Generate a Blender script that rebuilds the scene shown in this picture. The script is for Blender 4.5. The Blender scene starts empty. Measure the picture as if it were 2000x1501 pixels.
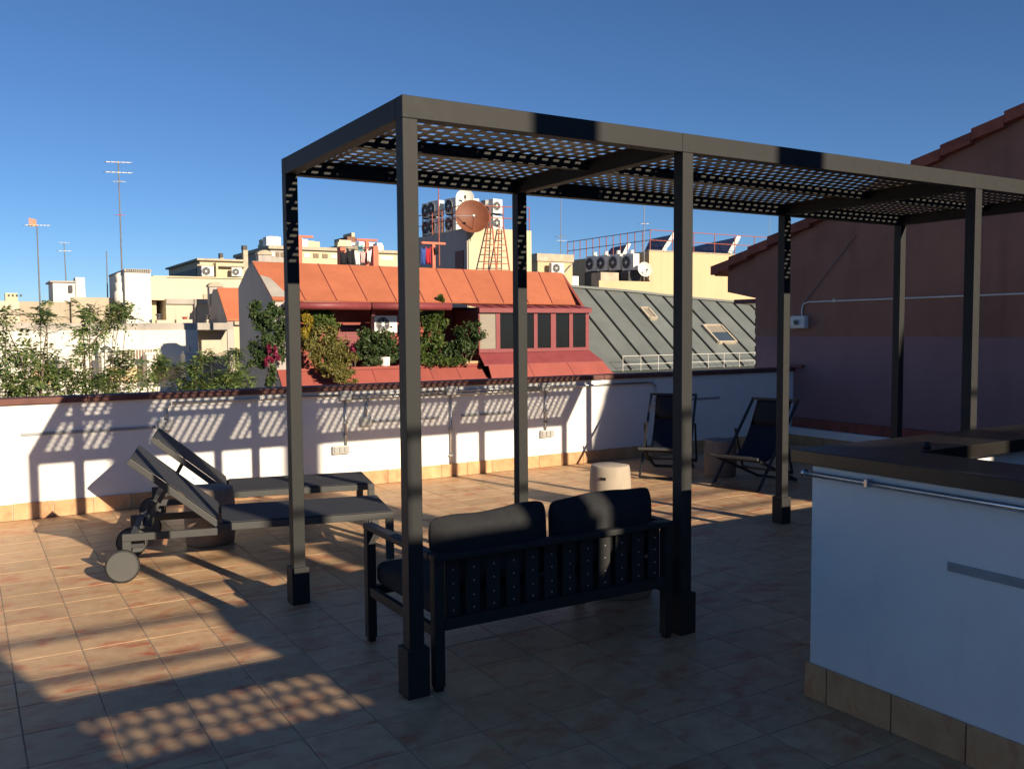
import bpy, math, random
from mathutils import Vector, Matrix
random.seed(7)
SC = bpy.context.scene
COL = SC.collection
R = math.radians

# ------------------------------------------------------------------ camera
EYE = 1.705
FPX, YAW, PITCH, ROLL = 1778.516, 0.544284, -0.0613345, -0.00700753
_f = Vector((math.sin(YAW)*math.cos(PITCH), math.cos(YAW)*math.cos(PITCH), math.sin(PITCH)))
_r0 = Vector((math.cos(YAW), -math.sin(YAW), 0)); _u0 = _r0.cross(_f)
_r = _r0*math.cos(ROLL) + _u0*math.sin(ROLL); _u = -_r0*math.sin(ROLL) + _u0*math.cos(ROLL)
cam = bpy.data.cameras.new('camera'); cam.sensor_width = 36; cam.lens = FPX/2000*36
cam.clip_start = 0.05; cam.clip_end = 3000
co = bpy.data.objects.new('camera', cam); COL.objects.link(co)
M = Matrix.Identity(4)
for i in range(3):
    M[i][0] = _r[i]; M[i][1] = _u[i]; M[i][2] = -_f[i]
M[2][3] = EYE
co.matrix_world = M
SC.camera = co
SC.render.resolution_x, SC.render.resolution_y = 1024, 768

# ------------------------------------------------------------------ light
KX, TZ = 0.222, 0.389                      # shadow runs -KX in x and -TZ in z for each metre in +y
SUN_D = Vector((-KX, 1, -TZ)).normalized()
W = bpy.data.worlds.new('World'); SC.world = W; W.use_nodes = True
nt = W.node_tree
bg = nt.nodes['Background']
sky = nt.nodes.new('ShaderNodeTexSky'); sky.sky_type = 'NISHITA'; sky.sun_disc = False
sky.sun_elevation = math.asin(-SUN_D.z); sky.sun_rotation = math.atan2(-SUN_D.x, -SUN_D.y)
sky.altitude = 650; sky.air_density = 0.85; sky.dust_density = 0.0; sky.ozone_density = 7.0
nt.links.new(sky.outputs[0], bg.inputs[0]); bg.inputs[1].default_value = 0.062
sl = bpy.data.lights.new('sun', 'SUN'); sl.energy = 5.0; sl.angle = R(0.4); sl.color = (1.0, 0.84, 0.63)
so = bpy.data.objects.new('sun', sl); COL.objects.link(so)
so.rotation_euler = SUN_D.to_track_quat('-Z', 'Y').to_euler(); so.location = (3, -8, 12)
vs = SC.view_settings
vs.view_transform = 'Standard'; vs.look = 'None'; vs.gamma = 1.0; vs.use_curve_mapping = False
vs.exposure = 0.72

# ------------------------------------------------------------------ pixel helpers (directions only; distance from planes)
def ray(u, v): return _f + _r*((u-1000)/FPX) + _u*((750.5-v)/FPX)
def PY(u, v, Y):
    d = ray(u, v); t = Y/d.y; return Vector((d.x*t, Y, EYE+d.z*t))
def PX(u, v, X):
    d = ray(u, v); t = X/d.x; return Vector((X, d.y*t, EYE+d.z*t))
def PZ(u, v, Z=0.0):
    d = ray(u, v); t = (Z-EYE)/d.z; return Vector((d.x*t, d.y*t, Z))
def project(p):
    d = Vector(p)-Vector((0, 0, EYE)); z = d.dot(_f)
    return 1000+FPX*d.dot(_r)/z, 750.5-FPX*d.dot(_u)/z, z

# ------------------------------------------------------------------ materials
MATS = {}
def mat(name, col, rough=0.7, metal=0.0, var=0.12, scale=6.0, col2=None, bump=0.0, bscale=80.0,
        island=0.0, streak=0.0, spec=0.4, patch=None, coat=0.0, sheen=0.0):
    if name in MATS: return MATS[name]
    m = bpy.data.materials.new(name); m.use_nodes = True
    n = m.node_tree.nodes; l = m.node_tree.links
    b = n['Principled BSDF']
    b.inputs['Roughness'].default_value = rough; b.inputs['Metallic'].default_value = metal
    b.inputs['Specular IOR Level'].default_value = spec
    if coat: b.inputs['Coat Weight'].default_value = coat
    geo = n.new('ShaderNodeNewGeometry')
    pos = geo.outputs['Position']
    if island:
        oi = n.new('ShaderNodeObjectInfo')
        ad = n.new('ShaderNodeMath'); ad.operation = 'ADD'
        l.new(geo.outputs['Random Per Island'], ad.inputs[0]); l.new(oi.outputs['Random'], ad.inputs[1])
        fr = n.new('ShaderNodeMath'); fr.operation = 'FRACT'; l.new(ad.outputs[0], fr.inputs[0])
        rnd = fr.outputs[0]
        vm = n.new('ShaderNodeVectorMath'); vm.operation = 'MULTIPLY_ADD'
        cx = n.new('ShaderNodeCombineXYZ')
        for k in range(3): l.new(rnd, cx.inputs[k])
        l.new(cx.outputs[0], vm.inputs[0]); vm.inputs[1].default_value = (37, 71, 53); l.new(pos, vm.inputs[2])
        pos = vm.outputs[0]
    nz = n.new('ShaderNodeTexNoise'); nz.inputs['Scale'].default_value = scale
    nz.inputs['Detail'].default_value = 5; nz.inputs['Roughness'].default_value = 0.6
    l.new(pos, nz.inputs['Vector'])
    c2 = col2 if col2 else tuple(min(1, c*(1+var)) for c in col)
    c1 = col if col2 else tuple(c*(1-var) for c in col)
    rp = n.new('ShaderNodeValToRGB')
    rp.color_ramp.elements[0].position = 0.32; rp.color_ramp.elements[1].position = 0.68
    rp.color_ramp.elements[0].color = (*c1, 1); rp.color_ramp.elements[1].color = (*c2, 1)
    l.new(nz.outputs['Fac'], rp.inputs['Fac'])
    out = rp.outputs['Color']
    if patch:
        pc, ps, p0, p1 = patch
        n2 = n.new('ShaderNodeTexNoise'); n2.inputs['Scale'].default_value = ps; n2.inputs['Detail'].default_value = 7
        n2.inputs['Roughness'].default_value = 0.65; n2.inputs['Distortion'].default_value = 0.6
        mp = n.new('ShaderNodeMapping'); mp.inputs['Scale'].default_value = (1, 1.9, 1); l.new(pos, mp.inputs[0])
        l.new(mp.outputs[0], n2.inputs['Vector'])
        mr = n.new('ShaderNodeMapRange'); mr.inputs[1].default_value = p0; mr.inputs[2].default_value = p1
        l.new(n2.outputs['Fac'], mr.inputs[0])
        mx = n.new('ShaderNodeMix'); mx.data_type = 'RGBA'; mx.inputs['B'].default_value = (*pc, 1)
        l.new(mr.outputs[0], mx.inputs['Factor']); l.new(out, mx.inputs['A']); out = mx.outputs['Result']
    if streak:
        mp = n.new('ShaderNodeMapping'); mp.inputs['Scale'].default_value = (2.2, 2.2, 0.18); l.new(geo.outputs['Position'], mp.inputs[0])
        n3 = n.new('ShaderNodeTexNoise'); n3.inputs['Scale'].default_value = 1.6; n3.inputs['Detail'].default_value = 6
        l.new(mp.outputs[0], n3.inputs['Vector'])
        mr = n.new('ShaderNodeMapRange'); mr.inputs[1].default_value = 0.5; mr.inputs[2].default_value = 0.75
        mr.inputs[3].default_value = 0; mr.inputs[4].default_value = streak
        l.new(n3.outputs['Fac'], mr.inputs[0])
        mx = n.new('ShaderNodeMix'); mx.data_type = 'RGBA'; mx.inputs['B'].default_value = (*[c*0.35 for c in col], 1)
        l.new(mr.outputs[0], mx.inputs['Factor']); l.new(out, mx.inputs['A']); out = mx.outputs['Result']
    if island:
        hs = n.new('ShaderNodeHueSaturation')
        mr = n.new('ShaderNodeMapRange'); mr.inputs[3].default_value = 1-island; mr.inputs[4].default_value = 1+island
        l.new(rnd, mr.inputs[0]); l.new(mr.outputs[0], hs.inputs['Value']); l.new(out, hs.inputs['Color']); out = hs.outputs[0]
    l.new(out, b.inputs['Base Color'])
    if rough < 0.65:
        mr = n.new('ShaderNodeMapRange'); mr.inputs[3].default_value = max(0.02, rough-0.1); mr.inputs[4].default_value = min(1, rough+0.12)
        l.new(nz.outputs['Fac'], mr.inputs[0]); l.new(mr.outputs[0], b.inputs['Roughness'])
    if bump:
        n4 = n.new('ShaderNodeTexNoise'); n4.inputs['Scale'].default_value = bscale; n4.inputs['Detail'].default_value = 6
        l.new(pos, n4.inputs['Vector'])
        bp = n.new('ShaderNodeBump'); bp.inputs['Strength'].default_value = bump; bp.inputs['Distance'].default_value = 0.01
        l.new(n4.outputs['Fac'], bp.inputs['Height']); l.new(bp.outputs[0], b.inputs['Normal'])
    MATS[name] = m
    return m

def leafmat(name, ca, cb, cc):
    m = bpy.data.materials.new(name); m.use_nodes = True
    n = m.node_tree.nodes; l = m.node_tree.links
    b = n['Principled BSDF']; b.inputs['Roughness'].default_value = 0.5; b.inputs['Specular IOR Level'].default_value = 0.3
    g = n.new('ShaderNodeNewGeometry'); rp = n.new('ShaderNodeValToRGB')
    e = rp.color_ramp.elements; e[0].color = (*ca, 1); e[1].color = (*cc, 1); e[1].position = 1
    x = e.new(0.55); x.color = (*cb, 1)
    l.new(g.outputs['Random Per Island'], rp.inputs[0]); l.new(rp.outputs[0], b.inputs['Base Color'])
    tr = n.new('ShaderNodeBsdfTranslucent'); l.new(rp.outputs[0], tr.inputs['Color'])
    ms = n.new('ShaderNodeMixShader'); ms.inputs[0].default_value = 0.25
    l.new(b.outputs[0], ms.inputs[1]); l.new(tr.outputs[0], ms.inputs[2])
    l.new(ms.outputs[0], n['Material Output'].inputs['Surface'])
    MATS[name] = m; return m

white = mat('white_plaster', (0.80, 0.785, 0.75), 0.85, var=0.03, scale=2.5, bump=0.12, bscale=45, streak=0.05)
farwhite = mat('far_white_render', (0.68, 0.64, 0.56), 0.9, var=0.06, scale=0.6, streak=0.22)
white_in = mat('counter_plaster', (0.80, 0.785, 0.765), 0.85, var=0.05, scale=2.2, bump=0.35, bscale=14, patch=((0.68, 0.665, 0.65), 2.0, 0.55, 0.9))
metal = mat('anthracite_paint', (0.027, 0.028, 0.0285), 0.6, var=0.08, scale=20, spec=0.2, bump=0.03, bscale=250)
panelm = mat('perforated_sheet', (0.05, 0.043, 0.036), 0.5, var=0.1, scale=12)
tile_m = mat('terracotta_tile', (0.43, 0.27, 0.145), 0.5, col2=(0.55, 0.375, 0.215), scale=9, island=0.09,
             patch=((0.42, 0.125, 0.06), 3.8, 0.52, 0.70), bump=0.18, bscale=38, spec=0.22)
skirt_m = mat('skirting_tile', (0.46, 0.25, 0.12), 0.5, col2=(0.56, 0.35, 0.18), scale=9, island=0.14,
              patch=((0.42, 0.15, 0.07), 5, 0.55, 0.72))
grout = mat('grout', (0.27, 0.21, 0.155), 0.95, var=0.35, scale=14)
coping_m = mat('coping_paint', (0.13, 0.055, 0.045), 0.7, var=0.2, scale=5, streak=0.2)
zinc = mat('galvanised_tube', (0.50, 0.50, 0.49), 0.35, metal=0.85, var=0.1, scale=15)
greyplastic = mat('grey_plastic', (0.48, 0.48, 0.45), 0.55, var=0.06)
strip_m = mat('grey_strip', (0.30, 0.31, 0.32), 0.5, var=0.08)
counter_m = mat('dark_counter', (0.0125, 0.0115, 0.0105), 0.33, var=0.35, scale=5, spec=0.5)
black = mat('black_rubber', (0.012, 0.012, 0.013), 0.6, var=0.2)
cushion = mat('charcoal_fabric', (0.028, 0.029, 0.032), 0.95, var=0.12, scale=35, bump=0.35, bscale=420, spec=0.15)
lounge_f = mat('lounger_frame', (0.062, 0.063, 0.061), 0.55, var=0.06, spec=0.3)
sling = mat('lounger_sling', (0.032, 0.034, 0.040), 0.75, var=0.1, scale=60, bump=0.25, bscale=500)
wheel_m = mat('wheel_disc', (0.075, 0.076, 0.073), 0.55, var=0.04)
navy = mat('navy_canvas', (0.014, 0.018, 0.034), 0.9, var=0.12, scale=40, bump=0.3, bscale=400, spec=0.2)
chairm = mat('chair_metal', (0.02, 0.02, 0.022), 0.45, var=0.1)
drum_a = mat('beige_concrete', (0.37, 0.31, 0.245), 0.8, var=0.08, scale=14, bump=0.2, bscale=60)
drum_b = mat('taupe_concrete', (0.24, 0.185, 0.145), 0.8, var=0.12, scale=12, bump=0.2, bscale=60)
chrome = mat('bright_metal', (0.62, 0.64, 0.68), 0.66, metal=0.9, var=0.01)
chrome.node_tree.nodes['Principled BSDF'].inputs['Roughness'].default_value = 0.22
gab_up = mat('terracotta_render', (0.29, 0.140, 0.098), 0.9, var=0.16, scale=0.9, bump=0.35, bscale=25, streak=0.32)
gab_lo = mat('mauve_render', (0.29, 0.165, 0.17), 0.9, var=0.07, scale=2, bump=0.2, bscale=40, streak=0.1)
rtile = mat('roof_tile', (0.26, 0.075, 0.05), 0.8, var=0.25, scale=7, island=0.2)
red_roof = mat('red_roof_sheet', (0.43, 0.135, 0.065), 0.72, var=0.09, scale=1.1, island=0.05, streak=0.1)
apron_m = mat('apron_sheet', (0.265, 0.064, 0.048), 0.75, var=0.08, scale=1.5, island=0.05, streak=0.12)
maroon = mat('maroon_paint', (0.20, 0.042, 0.045), 0.5, var=0.1, scale=4)
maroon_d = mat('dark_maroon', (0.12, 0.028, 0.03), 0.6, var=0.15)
grey_wall = mat('grey_render', (0.40, 0.37, 0.34), 0.9, var=0.08, scale=0.8, streak=0.25)
cream = mat('cream_render', (0.56, 0.47, 0.31), 0.9, var=0.05, scale=0.6, streak=0.12)
yellow = mat('yellow_render', (0.55, 0.41, 0.245), 0.9, var=0.04, scale=0.5, streak=0.12)
pale = mat('pale_render', (0.52, 0.45, 0.35), 0.9, var=0.05, scale=0.5, streak=0.2)
beige = mat('beige_render', (0.40, 0.335, 0.25), 0.9, var=0.08, scale=0.5, streak=0.3)
stone = mat('stone_cladding', (0.42, 0.36, 0.27), 0.9, var=0.14, scale=2.5, streak=0.25)
slabgrey = mat('roof_edge_grey', (0.36, 0.33, 0.29), 0.9, var=0.12, scale=1.2, streak=0.2)
zincroof = mat('grey_sheet_roof', (0.135, 0.150, 0.142), 0.55, var=0.12, scale=0.7, island=0.05, streak=0.12)
zincdark = mat('seam_dark', (0.03, 0.033, 0.033), 0.6, var=0.1)
glass = mat('dark_glass', (0.010, 0.011, 0.012), 0.08, var=0.1, spec=0.25)
frost = mat('pale_blind', (0.24, 0.21, 0.165), 0.6, var=0.08, scale=4)
skyglass = mat('roof_glass', (0.05, 0.07, 0.09), 0.05, spec=0.9, var=0.05)
acw = mat('unit_white', (0.70, 0.68, 0.62), 0.5, var=0.05)
acd = mat('unit_dark', (0.045, 0.045, 0.05), 0.6, var=0.1)
acg = mat('unit_grey', (0.33, 0.33, 0.32), 0.6, var=0.08)
rust = mat('rusty_red_paint', (0.33, 0.09, 0.055), 0.7, var=0.2, scale=8)
coral = mat('coral_paint', (0.60, 0.15, 0.09), 0.7, var=0.1)
dish_t = mat('terracotta_dish', (0.17, 0.055, 0.025), 0.6, var=0.12, scale=3)
dish_w = mat('white_dish', (0.62, 0.62, 0.55), 0.5, var=0.04)
mastm = mat('mast_steel', (0.20, 0.20, 0.21), 0.5, metal=0.4, var=0.15)
solar = mat('solar_blue', (0.010, 0.014, 0.035), 0.25, var=0.2, spec=0.5)
bark = mat('bark', (0.13, 0.10, 0.075), 0.9, var=0.25, scale=20)
ground_m = mat('street_asphalt', (0.06, 0.058, 0.055), 0.95, var=0.2, scale=0.4)
orange_m = mat('orange_plastic', (0.65, 0.22, 0.06), 0.6)
brick_m = mat('brown_brick', (0.22, 0.11, 0.07), 0.9, var=0.2, scale=1)
farwin = mat('far_shutter', (0.22, 0.16, 0.11), 0.8, var=0.1)
wood_pot = mat('planter_tan', (0.42, 0.30, 0.16), 0.8)
ailanthus = leafmat('leaf_ailanthus', (0.05, 0.095, 0.03), (0.11, 0.165, 0.05), (0.24, 0.27, 0.09))
bushg = leafmat('leaf_bush', (0.030, 0.060, 0.012), (0.065, 0.105, 0.022), (0.14, 0.17, 0.04))
olive = leafmat('leaf_olive', (0.085, 0.095, 0.022), (0.16, 0.155, 0.04), (0.28, 0.22, 0.07))
yellg = leafmat('leaf_yellow', (0.16, 0.13, 0.015), (0.30, 0.22, 0.02), (0.40, 0.30, 0.05))
pinkl = leafmat('leaf_pink', (0.14, 0.012, 0.035), (0.28, 0.025, 0.075), (0.36, 0.06, 0.13))
darkg = leafmat('leaf_dark', (0.022, 0.048, 0.016), (0.05, 0.085, 0.026), (0.10, 0.13, 0.05))

# ------------------------------------------------------------------ mesh builder
ORG = {}
class MB:
    def __init__(s): s.v = []; s.f = []
    def add(s, vs, fs):
        o = len(s.v); s.v += [tuple(v) for v in vs]; s.f += [tuple(i+o for i in f) for f in fs]; return s
    def box(s, x0, x1, y0, y1, z0, z1):
        return s.add([(x0,y0,z0),(x1,y0,z0),(x1,y1,z0),(x0,y1,z0),(x0,y0,z1),(x1,y0,z1),(x1,y1,z1),(x0,y1,z1)],
                     [(3,2,1,0),(4,5,6,7),(0,1,5,4),(1,2,6,5),(2,3,7,6),(3,0,4,7)])
    def hexa(s, a, b):   # two quads (bottom ring, top ring)
        return s.add(list(a)+list(b), [(3,2,1,0),(4,5,6,7),(0,1,5,4),(1,2,6,5),(2,3,7,6),(3,0,4,7)])
    def beam(s, p0, p1, w, h, up=(0,0,1)):
        p0, p1 = Vector(p0), Vector(p1); d = (p1-p0).normalized(); up = Vector(up)
        if abs(d.dot(up)) > 0.98: up = Vector((0, 1, 0))
        a = d.cross(up).normalized(); b = a.cross(d).normalized(); a *= w/2; b *= h/2
        return s.hexa([p0-a-b, p0+a-b, p1+a-b, p1-a-b], [p0-a+b, p0+a+b, p1+a+b, p1-a+b])
    def cyl(s, p0, p1, r0, r1=None, n=10, cap=True):
        if r1 is None: r1 = r0
        p0, p1 = Vector(p0), Vector(p1); d = (p1-p0).normalized()
        up = Vector((0,0,1)) if abs(d.z) < 0.9 else Vector((1,0,0))
        a = d.cross(up).normalized(); b = a.cross(d).normalized(); vs = []; fs = []
        for k in range(n):
            t = 2*math.pi*k/n; e = a*math.cos(t)+b*math.sin(t); vs += [p0+e*r0, p1+e*r1]
        for k in range(n):
            j = (k+1) % n; fs.append((2*k, 2*k+1, 2*j+1, 2*j))
        if cap: fs += [tuple(2*k for k in range(n)), tuple(2*k+1 for k in reversed(range(n)))]
        return s.add(vs, fs)
    def tube(s, pts, r, n=8):
        for a, b in zip(pts[:-1], pts[1:]): s.cyl(a, b, r, r, n)
        return s
    def lathe(s, c, prof, n=32, axis=None):
        c = Vector(c); q = Matrix.Identity(3) if axis is None else Vector(axis).to_track_quat('Z', 'Y').to_matrix()
        vs = []; fs = []; m = len(prof)
        for k in range(n):
            t = 2*math.pi*k/n
            for r, z in prof: vs.append(c + q @ Vector((r*math.cos(t), r*math.sin(t), z)))
        for k in range(n):
            j = (k+1) % n
            for i in range(m-1): fs.append((k*m+i, j*m+i, j*m+i+1, k*m+i+1))
        return s.add(vs, fs)
    def prism(s, poly, d):      # poly: list of 3D points (planar), d: extrusion vector
        d = Vector(d); poly = [Vector(p) for p in poly]; n = len(poly)
        return s.add(poly+[p+d for p in poly], [tuple(range(n))[::-1], tuple(range(n, 2*n))] + [(i, (i+1) % n, n+(i+1) % n, n+i) for i in range(n)])
    def quad(s, *p): return s.add(p, [tuple(range(len(p)))])
    def slab(s, q, t):          # thick quad sheet: q four points, t offset vector
        q = [Vector(p) for p in q]; t = Vector(t); return s.hexa([p-t for p in q], q)
    def build(s, name, m, parent=None, smooth=False, bev=0.0, seg=2, world=True, sub=0):
        vs = s.v
        if parent is None:
            xs = [v[0] for v in vs]; ys = [v[1] for v in vs]; zs = [v[2] for v in vs]
            org = Vector(((min(xs)+max(xs))/2, (min(ys)+max(ys))/2, min(zs)))
        else: org = ORG.get(parent.name, Vector((0,0,0))) if world else Vector((0,0,0))
        me = bpy.data.meshes.new(name); me.from_pydata([(v[0]-org.x, v[1]-org.y, v[2]-org.z) for v in vs], [], s.f)
        me.materials.append(m)
        o = bpy.data.objects.new(name, me); COL.objects.link(o)
        if parent is None: o.location = org
        else: o.parent = parent
        ORG[o.name] = org
        if smooth:
            for p in me.polygons: p.use_smooth = True
        if bev:
            b = o.modifiers.new('bevel', 'BEVEL'); b.width = bev; b.segments = seg; b.limit_method = 'ANGLE'; b.angle_limit = R(40)
        if sub:
            d = o.modifiers.new('sub', 'SUBSURF'); d.levels = sub; d.render_levels = sub
        return o
def fixn(o):
    import bmesh
    bm = bmesh.new(); bm.from_mesh(o.data); bmesh.ops.recalc_face_normals(bm, faces=bm.faces); bm.to_mesh(o.data); bm.free(); return o
def tag(o, label, cat, group=None):
    o['label'] = label; o['category'] = cat
    if group: o['group'] = group
    return o
def struct(o): o['kind'] = 'structure'; return o
def thing(name, label, cat, loc=(0,0,0), rz=0.0, group=None):
    o = bpy.data.objects.new(name, None); COL.objects.link(o); o.location = loc; o.rotation_euler = (0,0,rz)
    o.empty_display_size = 0.1; ORG[o.name] = Vector(loc) if rz == 0 else Vector((0,0,0))
    return tag(o, label, cat, group)
def copy_tree(o, parent=None):
    c = o.copy(); COL.objects.link(c)
    if parent is not None: c.parent = parent; c.matrix_parent_inverse = o.matrix_parent_inverse.copy()
    for ch in [x for x in o.children]: copy_tree(ch, c)
    return c
GZ = -14.0      # street level

# ================================================================== SETTING: street, terrace floor
struct(MB().box(-900, 900, -900, 900, GZ-0.5, GZ).build('ground', ground_m))
XW, XE, YW = -7.0, 10.5, 9.3276           # terrace left end, right house wall, parapet inner face
YS = -5.5
floor = struct(MB().box(XW, XE+0.2, YS-6, YW+0.22, GZ, -0.0020).build('terrace_floor', grout))
PT, TX, TY = 0.3333, 0.167, 4.635
g = 0.003
tm = bpy.data.meshes.new('tile')
h = PT/2-g; c = 0.0012
tv = [(-h,-h,-0.004),(h,-h,-0.004),(h,h,-0.004),(-h,h,-0.004),(-h,-h,-c),(h,-h,-c),(h,h,-c),(-h,h,-c),(-h+c,-h+c,0),(h-c,-h+c,0),(h-c,h-c,0),(-h+c,h-c,0)]
tf = [(8,9,10,11)] + [(i, (i+1) % 4, 4+(i+1) % 4, 4+i) for i in range(4)] + [(4+i, 4+(i+1) % 4, 8+(i+1) % 4, 8+i) for i in range(4)]
tm.from_pydata(tv, [], tf); tm.materials.append(tile_m)
cells = []
for i in range(-22, 32):
    for j in range(-31, 15):
        x, y = TX+(i+0.5)*PT, TY+(j+0.5)*PT
        if x-PT/2 < XW or x+PT/2 > XE or y+PT/2 > YW+0.12 or y-PT/2 < YS: continue
        u, v, d = project((x, y, 0))
        vis = d > 0.3 and -80 < u < 2080 and v < 1580 and not (x > 3.35 and y < 2.75) and y < YW+0.05
        cells.append((0 if vis else 1, d, x, y))
cells.sort()
rest = MB(); rr = random.Random(3)
fo = floor.location
for k, (nv, d, x, y) in enumerate(cells):
    dz = rr.uniform(-0.0004, 0.0004); rot = rr.uniform(-0.003, 0.003)
    if k < 300 and nv == 0:
        o = bpy.data.objects.new('tile', tm); COL.objects.link(o); o.parent = floor
        o.location = (x-fo.x, y-fo.y, dz-fo.z); o.rotation_euler = (rr.uniform(-.002,.002), rr.uniform(-.002,.002), rot)
    else: rest.add([(a+x, b+y, q+dz) for a, b, q in tv], tf)
ro = rest.build('tile_field', tile_m, floor); ro['kind'] = 'stuff'

# ================================================================== PARAPET WALL
pw = thing('parapet_wall', 'long low white plastered parapet wall with dark red coping behind the loungers', 'wall', (2, YW+0.1, 0))
MB().box(XW, XE, YW, YW+0.2, 0, 1.05).build('wall', white, pw)
x = XW; k = 0
while x < XE-0.05:
    x1 = min(x+1.0, XE-0.003)
    MB().box(x+0.002, x1-0.002, YW-0.035, YW+0.235, 1.05, 1.105).build('coping', coping_m, pw, bev=0.006)
    x = x1
x = XW+0.02
while x < XE-0.1:
    x1 = min(x+PT, XE-0.16)
    MB().box(x+0.0025, x1-0.0025, YW-0.014, YW, 0.001, 0.152+random.uniform(-.003,.003)).build('skirting_tile', skirt_m, pw, bev=0.002)
    x = x1
    if x >= XE-0.17: break
# conduit runs and boxes on the parapet
cr = thing('wall_conduit', 'grey galvanised conduit running under the dark red coping with drops to sockets', 'conduit', (4.7, YW-0.02, 0.18))
yc = YW-0.024
for a, b, z in ((1.76, 3.46, 1.005), (3.60, 4.74, 0.998), (4.87, 6.05, 0.992), (6.17, 7.74, 0.985)):
    MB().cyl((a, yc, z), (b, yc, z), 0.0125).build('pipe', zinc, cr, smooth=True)
for a, b, z in ((3.60, 4.74, 0.962), (4.87, 6.05, 0.958)):
    MB().cyl((a, yc, z), (b, yc, z), 0.0125).build('pipe', zinc, cr, smooth=True)
MB().tube([(1.76, yc, 1.005), (1.72, yc, 0.99), (1.70, yc, 0.95), (1.69, yc, 0.84)], 0.0125).build('pipe', zinc, cr, smooth=True)
MB().tube([(7.74, yc, 0.985), (7.81, yc, 0.975), (7.85, yc, 0.94), (7.86, yc, 0.72)], 0.0125).build('pipe', zinc, cr, smooth=True)
for xx, z0, z1 in ((3.53, 0.46, 0.95), (4.805, 0.152, 0.95), (6.11, 0.46, 0.94)):
    MB().cyl((xx, yc, z0), (xx, yc, z1), 0.0125).build('pipe', zinc, cr, smooth=True)
    for zz in (z0+0.1, (z0+z1)/2): MB().box(xx-0.02, xx+0.02, YW-0.042, YW, zz-0.01, zz+0.01).build('clip', zinc, cr)
MB().tube([(3.80, yc, 0.94), (3.775, yc, 0.90), (3.765, yc, 0.76)], 0.014).build('pipe', zinc, cr, smooth=True)
for xx, zz, w in ((1.675, 0.79, 0.06), (3.53, 1.0, 0.062), (3.76, 0.705, 0.06), (4.805, 1.0, 0.062), (6.11, 0.99, 0.06), (7.86, 0.69, 0.045)):
    MB().box(xx-w, xx+w, YW-0.052, YW, zz-w*0.85, zz+w*0.85).build('junction_box', greyplastic, cr, bev=0.008)
def socket(x, z, label):
    t = thing('socket_outlet', label, 'socket', (x, YW-0.03, z-0.04), group='weatherproof sockets on the parapet')
    MB().box(x-0.095, x+0.095, YW-0.045, YW, z-0.045, z+0.045).build('housing', greyplastic, t, bev=0.008)
    for k in (-1, 0, 1):
        MB().box(x+k*0.058-0.025, x+k*0.058+0.025, YW-0.056, YW-0.045, z-0.032, z+0.034).build('flap', acg, t, bev=0.004)
socket(3.47, 0.415, 'grey triple socket outlet low on the white parapet, the one nearer the loungers')
socket(6.13, 0.415, 'grey triple socket outlet low on the white parapet, the one nearer the deck chairs')
for a, b, z, lab in ((0.44, 1.60, 0.775, 'thin grey strip fixed on the white parapet at the far left above the loungers'),
                     (3.83, 4.66, 0.695, 'thin grey strip fixed on the white parapet between two conduit drops'),
                     (4.95, 5.62, 0.70, 'short thin grey strip on the white parapet right of the long conduit drop'),
                     (8.05, 9.02, 0.725, 'thin grey strip on the shaded parapet behind the left deck chair')):
    tag(MB().box(a, b, YW-0.012, YW, z-0.014, z+0.014).build('wall_strip', strip_m, bev=0.003), lab, 'strip', 'grey strips on the white walls')

# ================================================================== RIGHT HOUSE (gable) -----------------------------------------------
gh = thing('gable_house', 'brown red rendered gable house in shade with tiled roof edge and mauve lower band', 'house', (XE+3, 3, GZ))
GY0, RY, GY1 = 10.09, -4.0, -18.0
def rz(y): return (3.0+0.31*(9.85-y)) if y >= RY else (3.0+0.31*(9.85-RY) - 0.27*(RY-y))
TK = 0.13
MB().prism([(XE, GY0, 1.565), (XE, GY0, rz(GY0)-TK), (XE, RY, rz(RY)-TK), (XE, GY1, rz(GY1)-TK), (XE, GY1, 1.565)], (7, 0, 0)).build('wall', gab_up, gh)
MB().box(XE+0.006, XE+7, GY1, GY0-0.006, GZ, 1.565).build('lower_wall', gab_lo, gh)
# boxed eave beyond the far corner
e0 = 10.72
MB().prism([(XE+0.03, GY0, 2.14), (XE+0.03, GY0, rz(GY0)-TK), (XE+0.03, e0, rz(e0)-TK), (XE+0.03, e0, 2.26)], (6.9, 0, 0)).build('eave_box', gab_up, gh)
MB().box(XE+0.05, XE+6.9, GY0-0.0, e0-0.12, 2.07, 2.137).build('soffit', maroon_d, gh)
# quoins showing as a slightly ragged far corner
for k in range(13):
    z0 = 0.2+k*0.14
    MB().box(XE-0.0+0.004, XE+0.25, GY0-0.02, GY0+0.02, z0, z0+0.09).build('corner_brick', gab_up, gh, bev=0.01)
roofm = MB()
roofm.prism([(XE-0.02, 10.96, rz(10.96)-TK), (XE-0.02, 10.96, rz(10.96)-0.05), (XE-0.02, RY, rz(RY)-0.05), (XE-0.02, GY1, rz(GY1)-0.05), (XE-0.02, GY1, rz(GY1)-TK+0.003), (XE-0.02, RY, rz(RY)-TK+0.003)], (7.3, 0, 0))
fixn(roofm.build('roof', rtile, gh))
st = 0.40; y = 10.99; k = 0
while y > GY1+0.4:
    y2 = y-st
    if y2 < RY < y: y2 = RY
    up = y > RY
    ya, yb = (y, y2)
    lift = 0.035
    za, zb = rz(ya), rz(yb)
    if up: za += lift; zb -= 0.005
    else: za -= 0.005; zb += lift
    MB().hexa([(XE-0.09, ya, za-0.14), (XE+0.30, ya, za-0.14), (XE+0.30, yb, zb-0.14), (XE-0.09, yb, zb-0.14)],
              [(XE-0.09, ya, za), (XE+0.30, ya, za), (XE+0.30, yb, zb), (XE-0.09, yb, zb)]).build('verge_tile', rtile, gh, bev=0.008)
    y = y2; k += 1
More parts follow.
